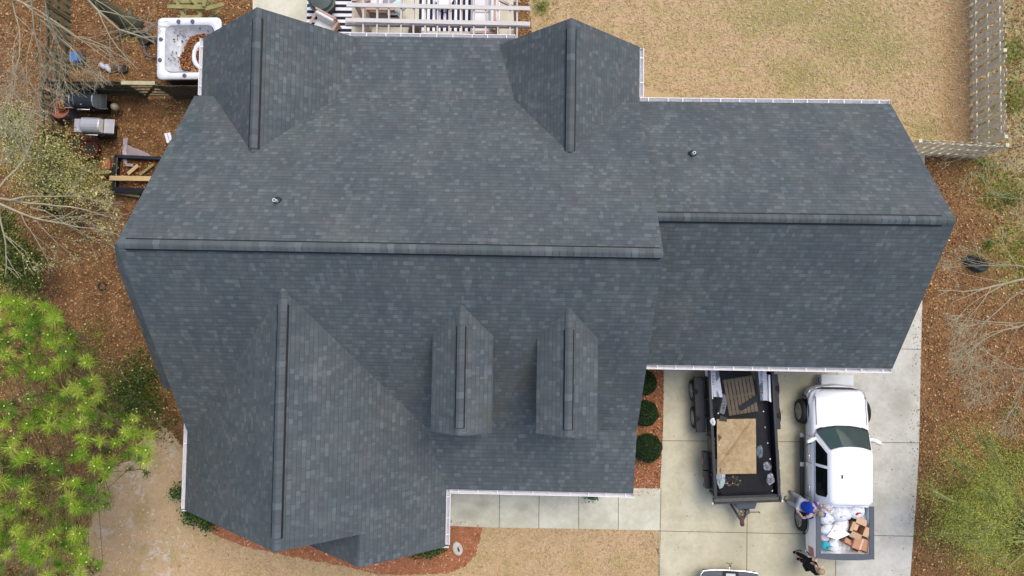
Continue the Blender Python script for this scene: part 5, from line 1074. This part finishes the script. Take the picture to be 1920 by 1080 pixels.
    if cap:
        m = MB(); m.lathe(hc + Vector((0, 0, .0)), [(.092, .03), (.09, .05), (.07, .085), (.03, .105)], 16); cp = m.build('cap', cap, t, smooth=True)
        m = MB(); m.loft([[hc + Vector((x_, y_, z_)) for y_ in (-.07, 0, .07)] + [hc + Vector((x_, y_, z_ - .008)) for y_ in (.07, 0, -.07)] for x_, z_ in ((.06, .035), (.10, .035), (.13, .025))]); m.build('visor', cap, cp)
    m = MB(); f = hc + Vector((.085, 0, -.02)); m.loft([[f + Vector((0, -.012, -.02)), f + Vector((0, .012, -.02)), f + Vector((0, .007, .025)), f + Vector((0, -.007, .025))], [f + Vector((.022, -.006, -.016)), f + Vector((.022, .006, -.016)), f + Vector((.006, .003, .02)), f + Vector((.006, -.003, .02))]]); m.build('nose', SKIN, t)
    for y_ in (-.032, .032): m = MB(); m.lathe(f + Vector((-.004, y_, .018)), [(.002, -.008), (.01, 0), (.002, .008)], 8); m.build('eye', M('eye_dark', (.03, .02, .02), .2), t); m = MB(); m.lathe(hc + Vector((0, y_ * 2.75, -.03)), [(.008, -.03), (.016, -.005), (.02, .02), (.008, .032)], 8, sx=1.0, sy=.5); m.build('ear', SKIN, t, smooth=True)
    m = MB(); m.box(f + Vector((-.004, 0, -.045)), (.01, .045, .01)); m.build('mouth', M('lip', (.4, .16, .14), .5), t)
    return t
BLUE = M('royal_blue_cotton', (.008, .05, .38), .85, .15, 12); GREYT = M('pale_grey_denim', (.40, .42, .48), .9, .12, 12); BLKC = M('black_cotton', (.008, .008, .009), .9, .2); TANS = M('brown_suede', (.18, .14, .10), .85, .3)
person((9.03, -5.80, 0), R(-14), 'man in royal blue shirt and grey trousers leaning toward the truck bed',
    dict(pelvis=(-.02, 0, .93), waist=(.03, 0, 1.08), chest=(.14, 0, 1.32), neck=(.22, 0, 1.5), head=(.32, -.02, 1.72), shL=(.14, .19, 1.42), elL=(.36, .24, 1.24), wrL=(.56, .14, 1.36), shR=(.13, -.19, 1.42), elR=(-.02, -.36, 1.22), wrR=(-.1, -.26, 1.04),
         hipL=(-.02, .1, .88), knL=(.0, .15, .5), anL=(-.12, .18, .1), hipR=(-.03, -.1, .88), knR=(-.03, -.13, .5), anR=(-.16, -.14, .1)), BLUE, GREYT, TANS, M('short_grey_hair', (.3, .25, .2), .9), .5, M('blue_cap_cloth', (.02, .05, .3), .9))
person((9.26, -7.66, 0), R(12), 'blonde woman in black top and trousers standing behind the truck tailgate',
    dict(pelvis=(-.03, 0, .9), waist=(-.01, 0, 1.05), chest=(.02, 0, 1.26), neck=(.04, 0, 1.43), head=(.08, -.01, 1.64), shL=(.02, .17, 1.35), elL=(.18, .26, 1.14), wrL=(.38, .2, 1.16), shR=(.01, -.17, 1.35), elR=(.02, -.27, 1.08), wrR=(.22, -.14, 1.1),
         hipL=(-.04, .09, .86), knL=(-.04, .11, .48), anL=(-.12, .12, .09), hipR=(-.04, -.09, .86), knR=(-.0, -.11, .48), anR=(-.04, -.12, .09)), BLKC, BLKC, BLKC, M('dark_blonde_hair', (.36, .24, .13), .8, .3, 30), .15)

# ================================================================ PLANTS
def tube_mesh(name, segs, mat, parent=None, n=4):
    """segs: list of (p0, p1, r0, r1) as one mesh"""
    A0 = np.array([s[0] for s in segs], float); B0 = np.array([s[1] for s in segs], float); r0 = np.array([s[2] for s in segs]); r1 = np.array([s[3] for s in segs]); k = len(segs)
    d = B0 - A0; L_ = np.linalg.norm(d, axis=1)[:, None] + 1e-9; d /= L_; ref = np.where(np.abs(d[:, 2:3]) < .9, [[0, 0, 1.]], [[1., 0, 0]]); a = np.cross(d, ref); a /= np.linalg.norm(a, axis=1)[:, None]; b_ = np.cross(d, a)
    V = []
    for base, r_ in ((A0, r0), (B0 + d * r1[:, None] * .5, r1)):
        for j in range(n): t = 2 * np.pi * j / n; V.append(base + r_[:, None] * (math.cos(t) * a + math.sin(t) * b_))
    V = np.stack(V, 1).reshape(-1, 3); me = bpy.data.meshes.new(name); me.vertices.add(len(V)); me.vertices.foreach_set('co', V.ravel())
    F_ = []; base = np.arange(k)[:, None] * 2 * n
    for j in range(n): F_.append(base + np.array([[j, (j + 1) % n, n + (j + 1) % n, n + j]]))
    F_ = np.stack(F_, 1).reshape(-1, 4).astype(np.int32); me.loops.add(F_.size); me.loops.foreach_set('vertex_index', F_.ravel()); me.polygons.add(len(F_))
    me.polygons.foreach_set('loop_start', np.arange(0, F_.size, 4, dtype=np.int32)); me.polygons.foreach_set('loop_total', np.full(len(F_), 4, dtype=np.int32)); me.polygons.foreach_set('use_smooth', np.ones(len(F_), bool))
    me.materials.append(mat); me.update(); me.validate(); o = bpy.data.objects.new(name, me); C.objects.link(o)
    if parent: o.parent = parent
    return o
def grow(r_, p, d, L, rad, depth, segs, tips, wander=.16, spread=.75, kids=(3, 4), droop=0.0, flat=.6, minr=.004, ok=None):
    n = max(3, int(L / .3)); p = Vector(p); d = Vector(d).normalized(); st = L / n
    for i in range(n):
        d2 = (d + Vector((r_.gauss(0, wander), r_.gauss(0, wander), r_.gauss(0, wander * flat) - droop))).normalized(); q = p + d2 * st
        ra, rb = rad * (1 - .75 * i / n), rad * (1 - .75 * (i + 1) / n); segs.append((tuple(p), tuple(q), max(minr, ra), max(minr, rb))); p, d = q, d2
        if ok and not inpoly(np.array([to_px(*p)[0]]), np.array([to_px(*p)[1]]), ok)[0]: return
        if depth > 0 and i >= n * .15 and r_.random() < kids[0] / n * 1.5:
            for _ in range(1 + (r_.random() < .35)):
                sd = Vector((r_.gauss(0, 1), r_.gauss(0, 1), r_.gauss(0, flat))).normalized(); dd = (d + sd * spread).normalized(); grow(r_, p, dd, L * r_.uniform(.35, .6), rb * .6, depth - 1, segs, tips, wander, spread, kids, droop, flat, minr, ok)
        if depth <= 1: tips.append(tuple(p))
    if depth > 0:
        for _ in range(2): grow(r_, p, (d + Vector((r_.gauss(0, .5), r_.gauss(0, .5), r_.gauss(0, .3)))).normalized(), L * .5, rad * .3, depth - 1, segs, tips, wander, spread, kids, droop, flat, minr, ok)
BARK = M('pale_lichen_bark', srgb(162, 153, 126), .9, .3, 5); BARKD = M('mossy_dark_bark', srgb(92, 88, 66), .95, .35, 4, bump=.6); BARKB = M('brown_pine_bark', srgb(110, 86, 66), .95, .35, 4, bump=.6); BARKG = M('olive_twig_bark', srgb(138, 132, 92), .9, .3, 5)
def limb_dir(a, b): return tuple(Vector(A(*b)) - Vector(A(*a)))
def limbs(seed, lst, depth=3, **k):
    r_ = random.Random(seed); segs, tips = [], []
    for a_, b_, L_, rad in lst: grow(r_, A(*a_), limb_dir(a_, b_), L_, rad * .85, depth, segs, tips, **k)
    return segs, tips
# tree at the top left: mossy trunk at the lawn edge, bare crown spreading over the fence
t = thing('bare_tree', A(243, 46, 0), 'tall bare tree with mossy trunk at the top left, twigs spread over the grey fence', 'tree')
tp = Vector(t.location); m = MB(); m.tube([(.12, -.08, -.05), (0, 0, .35), (-.05, .02, 2), (-.1, .1, 5), (-.2, .2, 8), (-.2, .3, 11)], [.42, .26, .22, .18, .13, .08], 12)
for a_ in (10, 80, 150, 230, 300): m.tube([(0, 0, .3), (.3 * math.cos(R(a_)), .3 * math.sin(R(a_)), .1), (.62 * math.cos(R(a_ + 9)), .62 * math.sin(R(a_ + 9)), -.02)], [.16, .11, .03], 7)
m.build('trunk', BARKD, t, smooth=True)
sg, tips = limbs(21, [((60, -60, 9), (95, 70, 7.5), 3.2, .026), ((-40, -30, 8), (75, 40, 7.5), 3.8, .035), ((75, 36, 7.3), (150, 90, 6.5), 3.0, .026), ((60, -20, 8), (50, 100, 7), 3.2, .03), ((-30, 60, 7.5), (30, 160, 6.5), 2.8, .026), ((75, 30, 7.2), (70, 160, 6), 3.0, .024), ((120, -40, 8), (220, 60, 7), 3.4, .045), ((10, -50, 8), (20, 90, 7), 3.2, .03), ((150, -20, 7), (290, 60, 6), 2.2, .02)], wander=.13, kids=(3, 4), flat=.5, ok=[(-200, -200), (320, -200), (310, 50), (250, 100), (205, 150), (120, 185), (70, 240), (50, 300), (-200, 320)])
tube_mesh('crown', [(tuple(Vector(s[0]) - tp), tuple(Vector(s[1]) - tp), s[2], s[3]) for s in sg], BARK, t)
# mid left bare tree with yellow buds
t = thing('bare_tree', A(-60, 395, 0), 'bare grey tree reaching in from the left edge below the budding shrub', 'tree'); tp = Vector(t.location)
m = MB(); m.tube([(0, 0, -.05), (.05, 0, 3), (.2, .1, 6.2)], [.2, .14, .09], 10); m.build('trunk', BARK, t, smooth=True)
sg, tips = limbs(33, [((-40, 370, 6.4), (60, 385, 6), 2.6, .05), ((0, 372, 6), (130, 430, 5), 2.8, .045), ((20, 375, 6), (110, 340, 5.2), 2.6, .035), ((-10, 380, 6), (30, 480, 5.2), 2.4, .04), ((-20, 370, 6), (40, 290, 5.5), 2.5, .04), ((60, 390, 5.6), (200, 440, 4), 1.9, .022)], wander=.14, kids=(3, 4), flat=.5, ok=[(-200, 250), (60, 280), (190, 330), (225, 400), (215, 470), (120, 500), (-200, 540)])
tube_mesh('crown', [(tuple(Vector(s[0]) - tp), tuple(Vector(s[1]) - tp), s[2], s[3]) for s in sg], BARK, t)
tp_ = np.array(tips); k = rng.choice(len(tp_), min(len(tp_), 900)); pts = tp_[k] + rng.normal(0, .06, (len(k), 3)) - np.array(tp)
tag(scatter('buds', pts, rng.uniform(.015, .035, len(pts)), palette(len(pts), [(206, 196, 110), (180, 176, 90), (226, 214, 150)], [3, 3, 1.5]), attr_mat('bud_leaf', trans=.3), t, tilt=.8, aspect=1.2), kind='stuff')
# budding shrub (pale yellow green leaves)
def leafy(name, loc, label, cat, clumps, nleaf, size, cols, wts, bark, seed, zr=(.4, 3), twig=True, aspect=1.3, jitter=.22, sk_=1.0):
    t = thing(name, loc, label, cat); tp = Vector(loc); r_ = random.Random(seed); P_ = []; segs = []; tips = []
    tot = sum(c[4] for c in clumps)
    for x_, y_, h, rad, w_ in clumps:
        c_ = at(x_, y_, h); n = int(nleaf * w_ / tot); k = max(2, n // 26); cc = rng.normal(0, 1, (k, 3)); cc /= np.linalg.norm(cc, axis=1)[:, None]; cc *= (rng.uniform(.15, 1, (k, 1)) ** .5) * rad; cc[:, 2] *= .7
        P_.append(np.repeat(cc, 26, 0)[:n] + rng.normal(0, jitter * .5, (min(n, k * 26), 3)) + np.array(c_))
        if twig:
            for q_ in cc[:max(3, k // 3)]:
                e_ = c_ + Vector(q_); segs.append((tuple((tp * .25 + c_ * .75) - tp), tuple(c_ * .5 + e_ * .5 - tp), .018, .012)); segs.append((tuple(c_ * .5 + e_ * .5 - tp), tuple(e_ - tp), .012, .005))
            segs.append((tuple(Vector((0, 0, 0))), tuple((c_ - tp) * .5 + Vector((r_.uniform(-.1, .1), r_.uniform(-.1, .1), .1))), .04, .028)); segs.append((tuple((c_ - tp) * .5), tuple(c_ - tp), .028 * sk_, .018 * sk_))
    P_ = np.concatenate(P_) - np.array(tp)
    P_[:, 2] = np.maximum(P_[:, 2], .05)
    if segs: tube_mesh('stems', segs, bark, t)
    scatter('foliage', P_, rng.uniform(size * .6, size * 1.3, len(P_)), palette(len(P_), cols, wts, .25), attr_mat('live_leaf', trans=.3), t, tilt=.8, aspect=aspect); return t
YG = [(214, 204, 124), (190, 188, 112), (150, 152, 88), (112, 118, 66), (228, 218, 160)]
leafy('budding_shrub', A(90, 340, 0), 'tall shrub with tiny pale yellow green buds over the mossy side fence', 'shrub', [(20, 235, 3, .8, 3), (60, 280, 3.2, .9, 4), (100, 310, 3, .9, 5), (140, 330, 2.6, .7, 3), (70, 350, 2.8, .8, 3), (165, 350, 2, .45, 1.5), (20, 300, 3, .6, 1.5), (110, 270, 2.5, .5, 1.2), (120, 395, 2, .6, 1), (180, 310, 1.8, .35, .7)], 9500, .026, YG, [4, 4, 4, 2.5, 1.5], BARK, 5, jitter=.4)
leafy('evergreen_shrub', A(20, 530, 0), 'dark green shrub with yellow buds at the left edge above the pine', 'shrub', [(10, 470, 2, .8, 3), (40, 520, 1.8, .7, 2.5), (0, 420, 2, .6, 1.5), (60, 490, 1.5, .35, 1), (20, 240, 2.2, .6, 1.6)], 6500, .04, [(52, 70, 28), (74, 96, 38), (100, 124, 52), (196, 188, 110)], [4, 4, 2, 1.2], BARKG, 6, aspect=1.8)
leafy('evergreen_shrub', A(255, 735, 0), 'low dark green shrub with pale buds between the pine and the house', 'shrub', [(262, 700, .5, .55, 2), (235, 745, .5, .6, 2), (275, 760, .4, .45, 1.4), (210, 790, .5, .5, 1.4), (300, 800, .3, .3, .7)], 2600, .045, [(60, 78, 34), (84, 104, 44), (110, 126, 60), (206, 200, 130)], [4, 4, 2, .5], BARKG, 7, aspect=1.8, jitter=.5)
# round clipped boxwoods
bp = None
for i, (x_, y_, r0, lb) in enumerate(((1205, 716, .39, 'round clipped dark green bush in the mulch, nearest the garage'), (1207, 772, .41, 'round clipped dark green bush in the mulch, middle of three'), (1210, 836, .46, 'round clipped dark green bush in the mulch, farthest from the garage'))):
    c_ = A(x_, y_, 0); t = thing('clipped_bush', c_, lb, 'bush', group='round bushes beside the driveway')
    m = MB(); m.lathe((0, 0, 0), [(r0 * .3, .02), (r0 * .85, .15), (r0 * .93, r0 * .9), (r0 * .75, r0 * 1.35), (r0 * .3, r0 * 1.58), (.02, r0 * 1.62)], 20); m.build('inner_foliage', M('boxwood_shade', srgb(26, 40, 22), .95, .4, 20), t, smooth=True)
    n = 5200; v_ = rng.normal(0, 1, (n, 3)); v_ /= np.linalg.norm(v_, axis=1)[:, None]; v_[:, 2] = np.abs(v_[:, 2]) * 1 - .15 * (rng.random(n) < .4); pts = v_ * np.array([r0, r0, r0 * .85]) * (rng.uniform(.92, 1.06, (n, 1)) + .05 * np.sin(v_[:, :1] * 7 + i * 2) * np.cos(v_[:, 1:2] * 6 + i)) + np.array([0, 0, r0 * .85])
    scatter('leaves', pts, rng.uniform(.012, .024, n), palette(n, [(40, 60, 32), (56, 80, 42), (30, 46, 26), (88, 112, 60)], [4, 3, 3, 1.5], .25), attr_mat('live_leaf', trans=.3), t, tilt=.9)
for px_, lb, cl in (((362, 966), 'low green ground cover shrub at the front left house corner', [(352, 962, .3, .2, 1), (368, 970, .3, .25, 1.4), (386, 979, .3, .22, 1), (336, 925, .35, .25, 1)]), ((800, 1030), 'low green shrub below the front gutter corner', [(790, 1030, .4, .28, 1.2), (806, 1025, .4, .28, 1.2), (822, 1022, .4, .2, .7)]), ((1112, 926), 'tiny dark shrub peeking out under the walkway gutter', [(1110, 918, .3, .16, 1)])):
    leafy('low_shrub', A(*px_, 0), lb, 'shrub', cl, 1500, .035, [(54, 84, 34), (76, 110, 48), (100, 134, 62), (44, 66, 30)], [4, 4, 2, 3], BARKG, 9, twig=False, jitter=.22)
# long leaf pine
t = thing('pine_tree', A(60, 866, 0), 'long needled pine with bright yellow green tufts filling the lower left corner', 'tree'); tp = Vector(t.location)
m = MB(); m.tube([(.08, -.05, -.05), (0, 0, .4), (.05, .05, 3), (.1, .05, 6), (.15, .1, 9)], [.34, .24, .2, .14, .05], 10); m.build('trunk', BARKB, t, smooth=True)
crown = [(0, 560), (60, 548), (115, 590), (150, 650), (190, 720), (215, 760), (270, 800), (300, 830), (285, 880), (250, 930), (180, 960), (150, 1000), (190, 1060), (130, 1120), (-40, 1120), (-60, 700)]
r_ = random.Random(77); tuft = []; tries = 0
cx_ = [p[0] for p in crown]; cy_ = [p[1] for p in crown]
while len(tuft) < 520 and tries < 20000:
    tries += 1; x_, y_ = r_.uniform(-50, 300), r_.uniform(545, 1110)
    if not inpoly(np.array([x_]), np.array([y_]), crown)[0]: continue
    # gaps where the ground shows
    if math.hypot((x_ - 95) / 55, (y_ - 830) / 26) < 1 or math.hypot((x_ - 85) / 35, (y_ - 915) / 42) < 1 or math.hypot((x_ - 40) / 45, (y_ - 1075) / 28) < 1: 
        if r_.random() < .9: continue
    if x_ > 190 and r_.random() < .45: continue
    if math.hypot((x_ - 230) / 40, (y_ - 910) / 30) < 1 or math.hypot((x_ - 150) / 25, (y_ - 880) / 18) < 1 or math.hypot((x_ - 150) / 30, (y_ - 700) / 16) < 1 or math.hypot((x_ - 15) / 30, (y_ - 730) / 20) < 1 or math.hypot((x_ - 70) / 20, (y_ - 1000) / 18) < 1: continue
    if any(math.hypot(x_ - q_[0], y_ - q_[1]) < 6.5 for q_ in tuft): continue
    hi = r_.random() < .55; tuft.append((x_, y_, r_.uniform(5.2, 7.6) if hi else r_.uniform(2.6, 5.2), hi))
for x_, y_ in ((28, 565), (45, 580), (62, 592), (80, 575), (40, 600), (68, 608), (100, 600), (30, 625), (55, 640), (85, 625), (163, 680), (132, 635), (100, 698), (118, 745), (185, 742)): tuft.append((x_, y_, r_.uniform(6, 7.5), True))
NP, NA, NC, segs, cones = [], [], [], [], []
pts_all = []; quads = []; qc = []
pal_hi = [srgb(168, 198, 62)[:3], srgb(142, 180, 52)[:3], srgb(190, 208, 84)[:3], srgb(112, 156, 48)[:3]]; pal_lo = [srgb(104, 132, 50)[:3], srgb(82, 110, 44)[:3], srgb(126, 142, 66)[:3], srgb(128, 122, 72)[:3], srgb(140, 120, 78)[:3]]
lp = []
for (x_, y_, h), z0 in (((285, 800, 3.6), 5.5), ((240, 720, 3.8), 6.2), ((170, 640, 4.6), 7), ((70, 575, 5.5), 7.6), ((265, 880, 3.2), 5), ((185, 950, 3.2), 4.8), ((150, 1050, 3.4), 5.2), ((50, 1090, 4), 6), ((-40, 680, 5.5), 7.5), ((180, 830, 5.2), 7.2), ((120, 730, 6), 7.8)):
    e_ = at(x_, y_, h) - tp; s0 = Vector((.1, .05, z0)); last = s0
    for k in range(1, 13):
        p = s0.lerp(e_, k / 12) + Vector((r_.uniform(-.07, .07), r_.uniform(-.07, .07), -.35 * math.sin(math.pi * k / 12))); segs.append((tuple(last), tuple(p), .045 * (1.05 - (k - 1) / 12), .045 * (1.05 - k / 12))); lp.append(p); last = p
for x_, y_, h, hi in tuft:
    c_ = at(x_, y_, h); ax = Vector((r_.gauss(.25, .35), r_.gauss(.1, .35), r_.uniform(.7, 1.2))).normalized(); R0 = r_.uniform(.2, .31) if hi else r_.uniform(.13, .26); base = r_.choice(pal_hi if hi else pal_lo)
    n = r_.randint(105, 140); lo = c_ - tp
    for k in range(n):
        th = r_.uniform(0, 2 * math.pi); el = r_.uniform(-.25, 1.25); a1 = ax.orthogonal().normalized(); a2 = ax.cross(a1); d = (a1 * math.cos(th) + a2 * math.sin(th)) * math.cos(el) + ax * math.sin(el); L_ = R0 * r_.uniform(.75, 1.1); s0 = lo - ax * r_.uniform(0, .16)
        w_ = d.cross(Vector((r_.gauss(0, 1), r_.gauss(0, 1), r_.gauss(0, 1)))).normalized() * .003; mid = s0 + d * L_ * .6; tip = s0 + d * L_ - Vector((0, 0, .02))
        quads.append((tuple(s0 - w_), tuple(s0 + w_), tuple(mid + w_), tuple(tip), tuple(mid - w_))); f_ = r_.uniform(.7, 1.3); qc.append(tuple(min(.9, b_ * f_) for b_ in base))
    if r_.random() < .55: cones.append(tuple(lo + ax * .05 + Vector((r_.uniform(-.02, .02), 0, 0))))
    segs.append((tuple(lo), tuple(lo - ax * .22), .006, .009))
    b_ = min(lp, key=lambda q_: (q_ - lo).length + max(0, q_.z - lo.z) * 2)
    segs.append((tuple(lo - ax * .22), tuple(b_), .008, .012))
V = np.array(quads).reshape(-1, 3); k = len(quads); me = bpy.data.meshes.new('needles'); me.vertices.add(len(V)); me.vertices.foreach_set('co', V.ravel()); me.loops.add(5 * k); me.loops.foreach_set('vertex_index', np.arange(5 * k, dtype=np.int32)); me.polygons.add(k)
me.polygons.foreach_set('loop_start', np.arange(0, 5 * k, 5, dtype=np.int32)); me.polygons.foreach_set('loop_total', np.full(k, 5, dtype=np.int32)); ca = me.color_attributes.new('tint', 'FLOAT_COLOR', 'CORNER'); cc = np.ones((k, 4)); cc[:, :3] = np.array(qc); ca.data.foreach_set('color', np.repeat(cc, 5, 0).ravel()); me.materials.append(attr_mat('needle', .6, .3, trans=.35)); me.update(); me.validate()
o = bpy.data.objects.new('crown', me); C.objects.link(o); o.parent = t
tube_mesh('branches', segs, BARKB, t)
m = MB()
for c_ in cones: m.lathe(c_, [(.008, -.02), (.022, 0), (.018, .02), (.005, .03)], 6)
x2 = [at(r_.uniform(10, 320), r_.uniform(640, 1070), r_.uniform(1.5, 4)) - tp for _ in range(150)]
for c_ in x2: m.lathe(c_, [(.008, -.018), (.02, 0), (.016, .018), (.005, .025)], 6)
tag(m.build('pollen_cones', M('pale_yellow_cone', srgb(222, 204, 132), .8, .15), t), kind='stuff')
# bottom left bare bush and right side bare trees
def bare(name, base, label, lst, seed, bark, depth=3, cat='tree', trunk=True, **k):
    t = thing(name, A(*base, 0), label, cat); tp = Vector(t.location)
    if trunk: m = MB(); m.tube([(0, 0, -.05), (.02, .02, 2), (.05, .05, lst[0][0][2])], [.16, .12, .07], 9); m.build('trunk', bark, t, smooth=True)
    sg, tips = limbs(seed, lst, depth, **k); tube_mesh('crown', [(tuple(Vector(s[0]) - tp), tuple(Vector(s[1]) - tp), s[2], s[3]) for s in sg], bark, t); return t, tips
bare('bare_bush', (20, 1090), 'leafless grey bush in the lower left corner under the pine', [((10, 1100, .5), (20, 1060, 2), 1.5, .03), ((20, 1100, .5), (70, 1060, 1.8), 1.5, .03), ((0, 1100, .5), (-20, 1050, 2), 1.4, .03), ((40, 1110, .5), (100, 1080, 1.5), 1.4, .025)], 41, M('grey_twig', srgb(130, 122, 110), .9, .2), cat='bush', trunk=False, wander=.15)
bare('bare_tree', (2010, 520), 'bare pale tree leaning in from the right edge over the leaf litter', [((1990, 515, 5.5), (1850, 540, 5), 2.6, .05), ((1960, 520, 5.2), (1870, 590, 4.4), 2.2, .035), ((1960, 510, 5.3), (1850, 470, 4.4), 2.0, .03), ((1990, 560, 5), (1820, 650, 4), 2.8, .035), ((2000, 700, 5), (1840, 690, 3.6), 2.5, .03), ((1900, 530, 4.8), (1780, 500, 4), 1.5, .015), ((1980, 600, 5), (1840, 610, 4), 2.6, .03), ((1990, 640, 4.6), (1850, 760, 3.6), 2.4, .028)], 57, M('pale_olive_bark', srgb(170, 162, 132), .9, .2), wander=.12, kids=(3, 4), flat=.4, ok=[(2200, 400), (1830, 430), (1765, 490), (1775, 560), (1785, 700), (1830, 800), (2200, 900)])
bare('bare_tree', (2000, 285), 'thin bare tree at the right edge near the fence corner', [((1990, 262, 5), (1880, 280, 4), 1.8, .02), ((1990, 330, 4.6), (1880, 300, 3.6), 2.0, .02), ((1990, 380, 4.6), (1880, 350, 3.6), 1.6, .02)], 58, MC['pale_olive_bark'], depth=2, wander=.12)
r_ = random.Random(90); cl = []
for k in range(60):
    x_, y_ = r_.gauss(1850, 62), r_.gauss(955, 66)
    if x_ < 1738: continue
    cl.append((x_, y_, r_.uniform(1.2, 3.4), r_.uniform(.25, .6), r_.uniform(.6, 1.4)))
leafy('budding_tree', A(1950, 1010, 0), 'soft yellow green budding small tree raised over the brown leaves in the lower right corner', 'tree', cl, 27000, .02, [(178, 186, 80), (154, 164, 66), (198, 200, 108), (128, 140, 58), (160, 140, 90)], [4, 4, 2.5, 1.5, 1], M('green_grey_twig', srgb(128, 132, 78), .9, .2), 91, aspect=2.2, jitter=.5, sk_=.3)
# stump and weeds on the right
t = thing('rotten_stump', A(1827, 495, 0), 'blackened mossy tree stump on the leaf litter right of the garage', 'stump', R(-25)); m = MB(); r_ = random.Random(4)
m.loft([[Vector((rx * math.cos(2 * math.pi * j / 18) * (1 + .12 * math.sin(3 * j) + r_.uniform(-.08, .08)), .62 * rx * math.sin(2 * math.pi * j / 18) * (1 + r_.uniform(-.1, .1)), z_ + r_.uniform(-.04, .05) * (z_ > .1))) for j in range(18)] for rx, z_ in ((.42, -.02), (.38, .12), (.33, .26), (.24, .3), (.14, .2), (.03, .16))]); m.build('stump_wood', M('charred_bark', (.05, .05, .048), .95, .6, 14, bump=.8), t, smooth=False)
for x_, y_, lb in ((1795, 545, 'upper strip of dark dug soil in the leaf litter'), (1803, 590, 'lower strip of dark dug soil in the leaf litter')):
    pass
r_ = random.Random(12)
for i, (x_, y_, lb) in enumerate(((1853, 457, 'single green weed tuft above the charred stump'), (1850, 235, 'green weed tuft just right of the fence corner'), (1840, 305, 'green weed tuft below the fence corner'), (1015, 14, 'green weed tuft on the back lawn beside the pergola'), (1893, 375, 'green weed tuft near the right edge, level with the garage ridge'))):
    c_ = at(x_, y_, .04); n = 130; pts = rng.normal(0, .12, (n, 3)); pts[:, 2] = rng.uniform(0, .1, n); wt = thing('weed_tuft', c_, lb, 'weed'); (scatter('foliage', pts, rng.uniform(.03, .06, n), palette(n, [(96, 124, 44), (70, 98, 36), (130, 150, 70)], [3, 3, 1]), attr_mat('grass_blade', trans=.3), wt, tilt=.9, aspect=4))
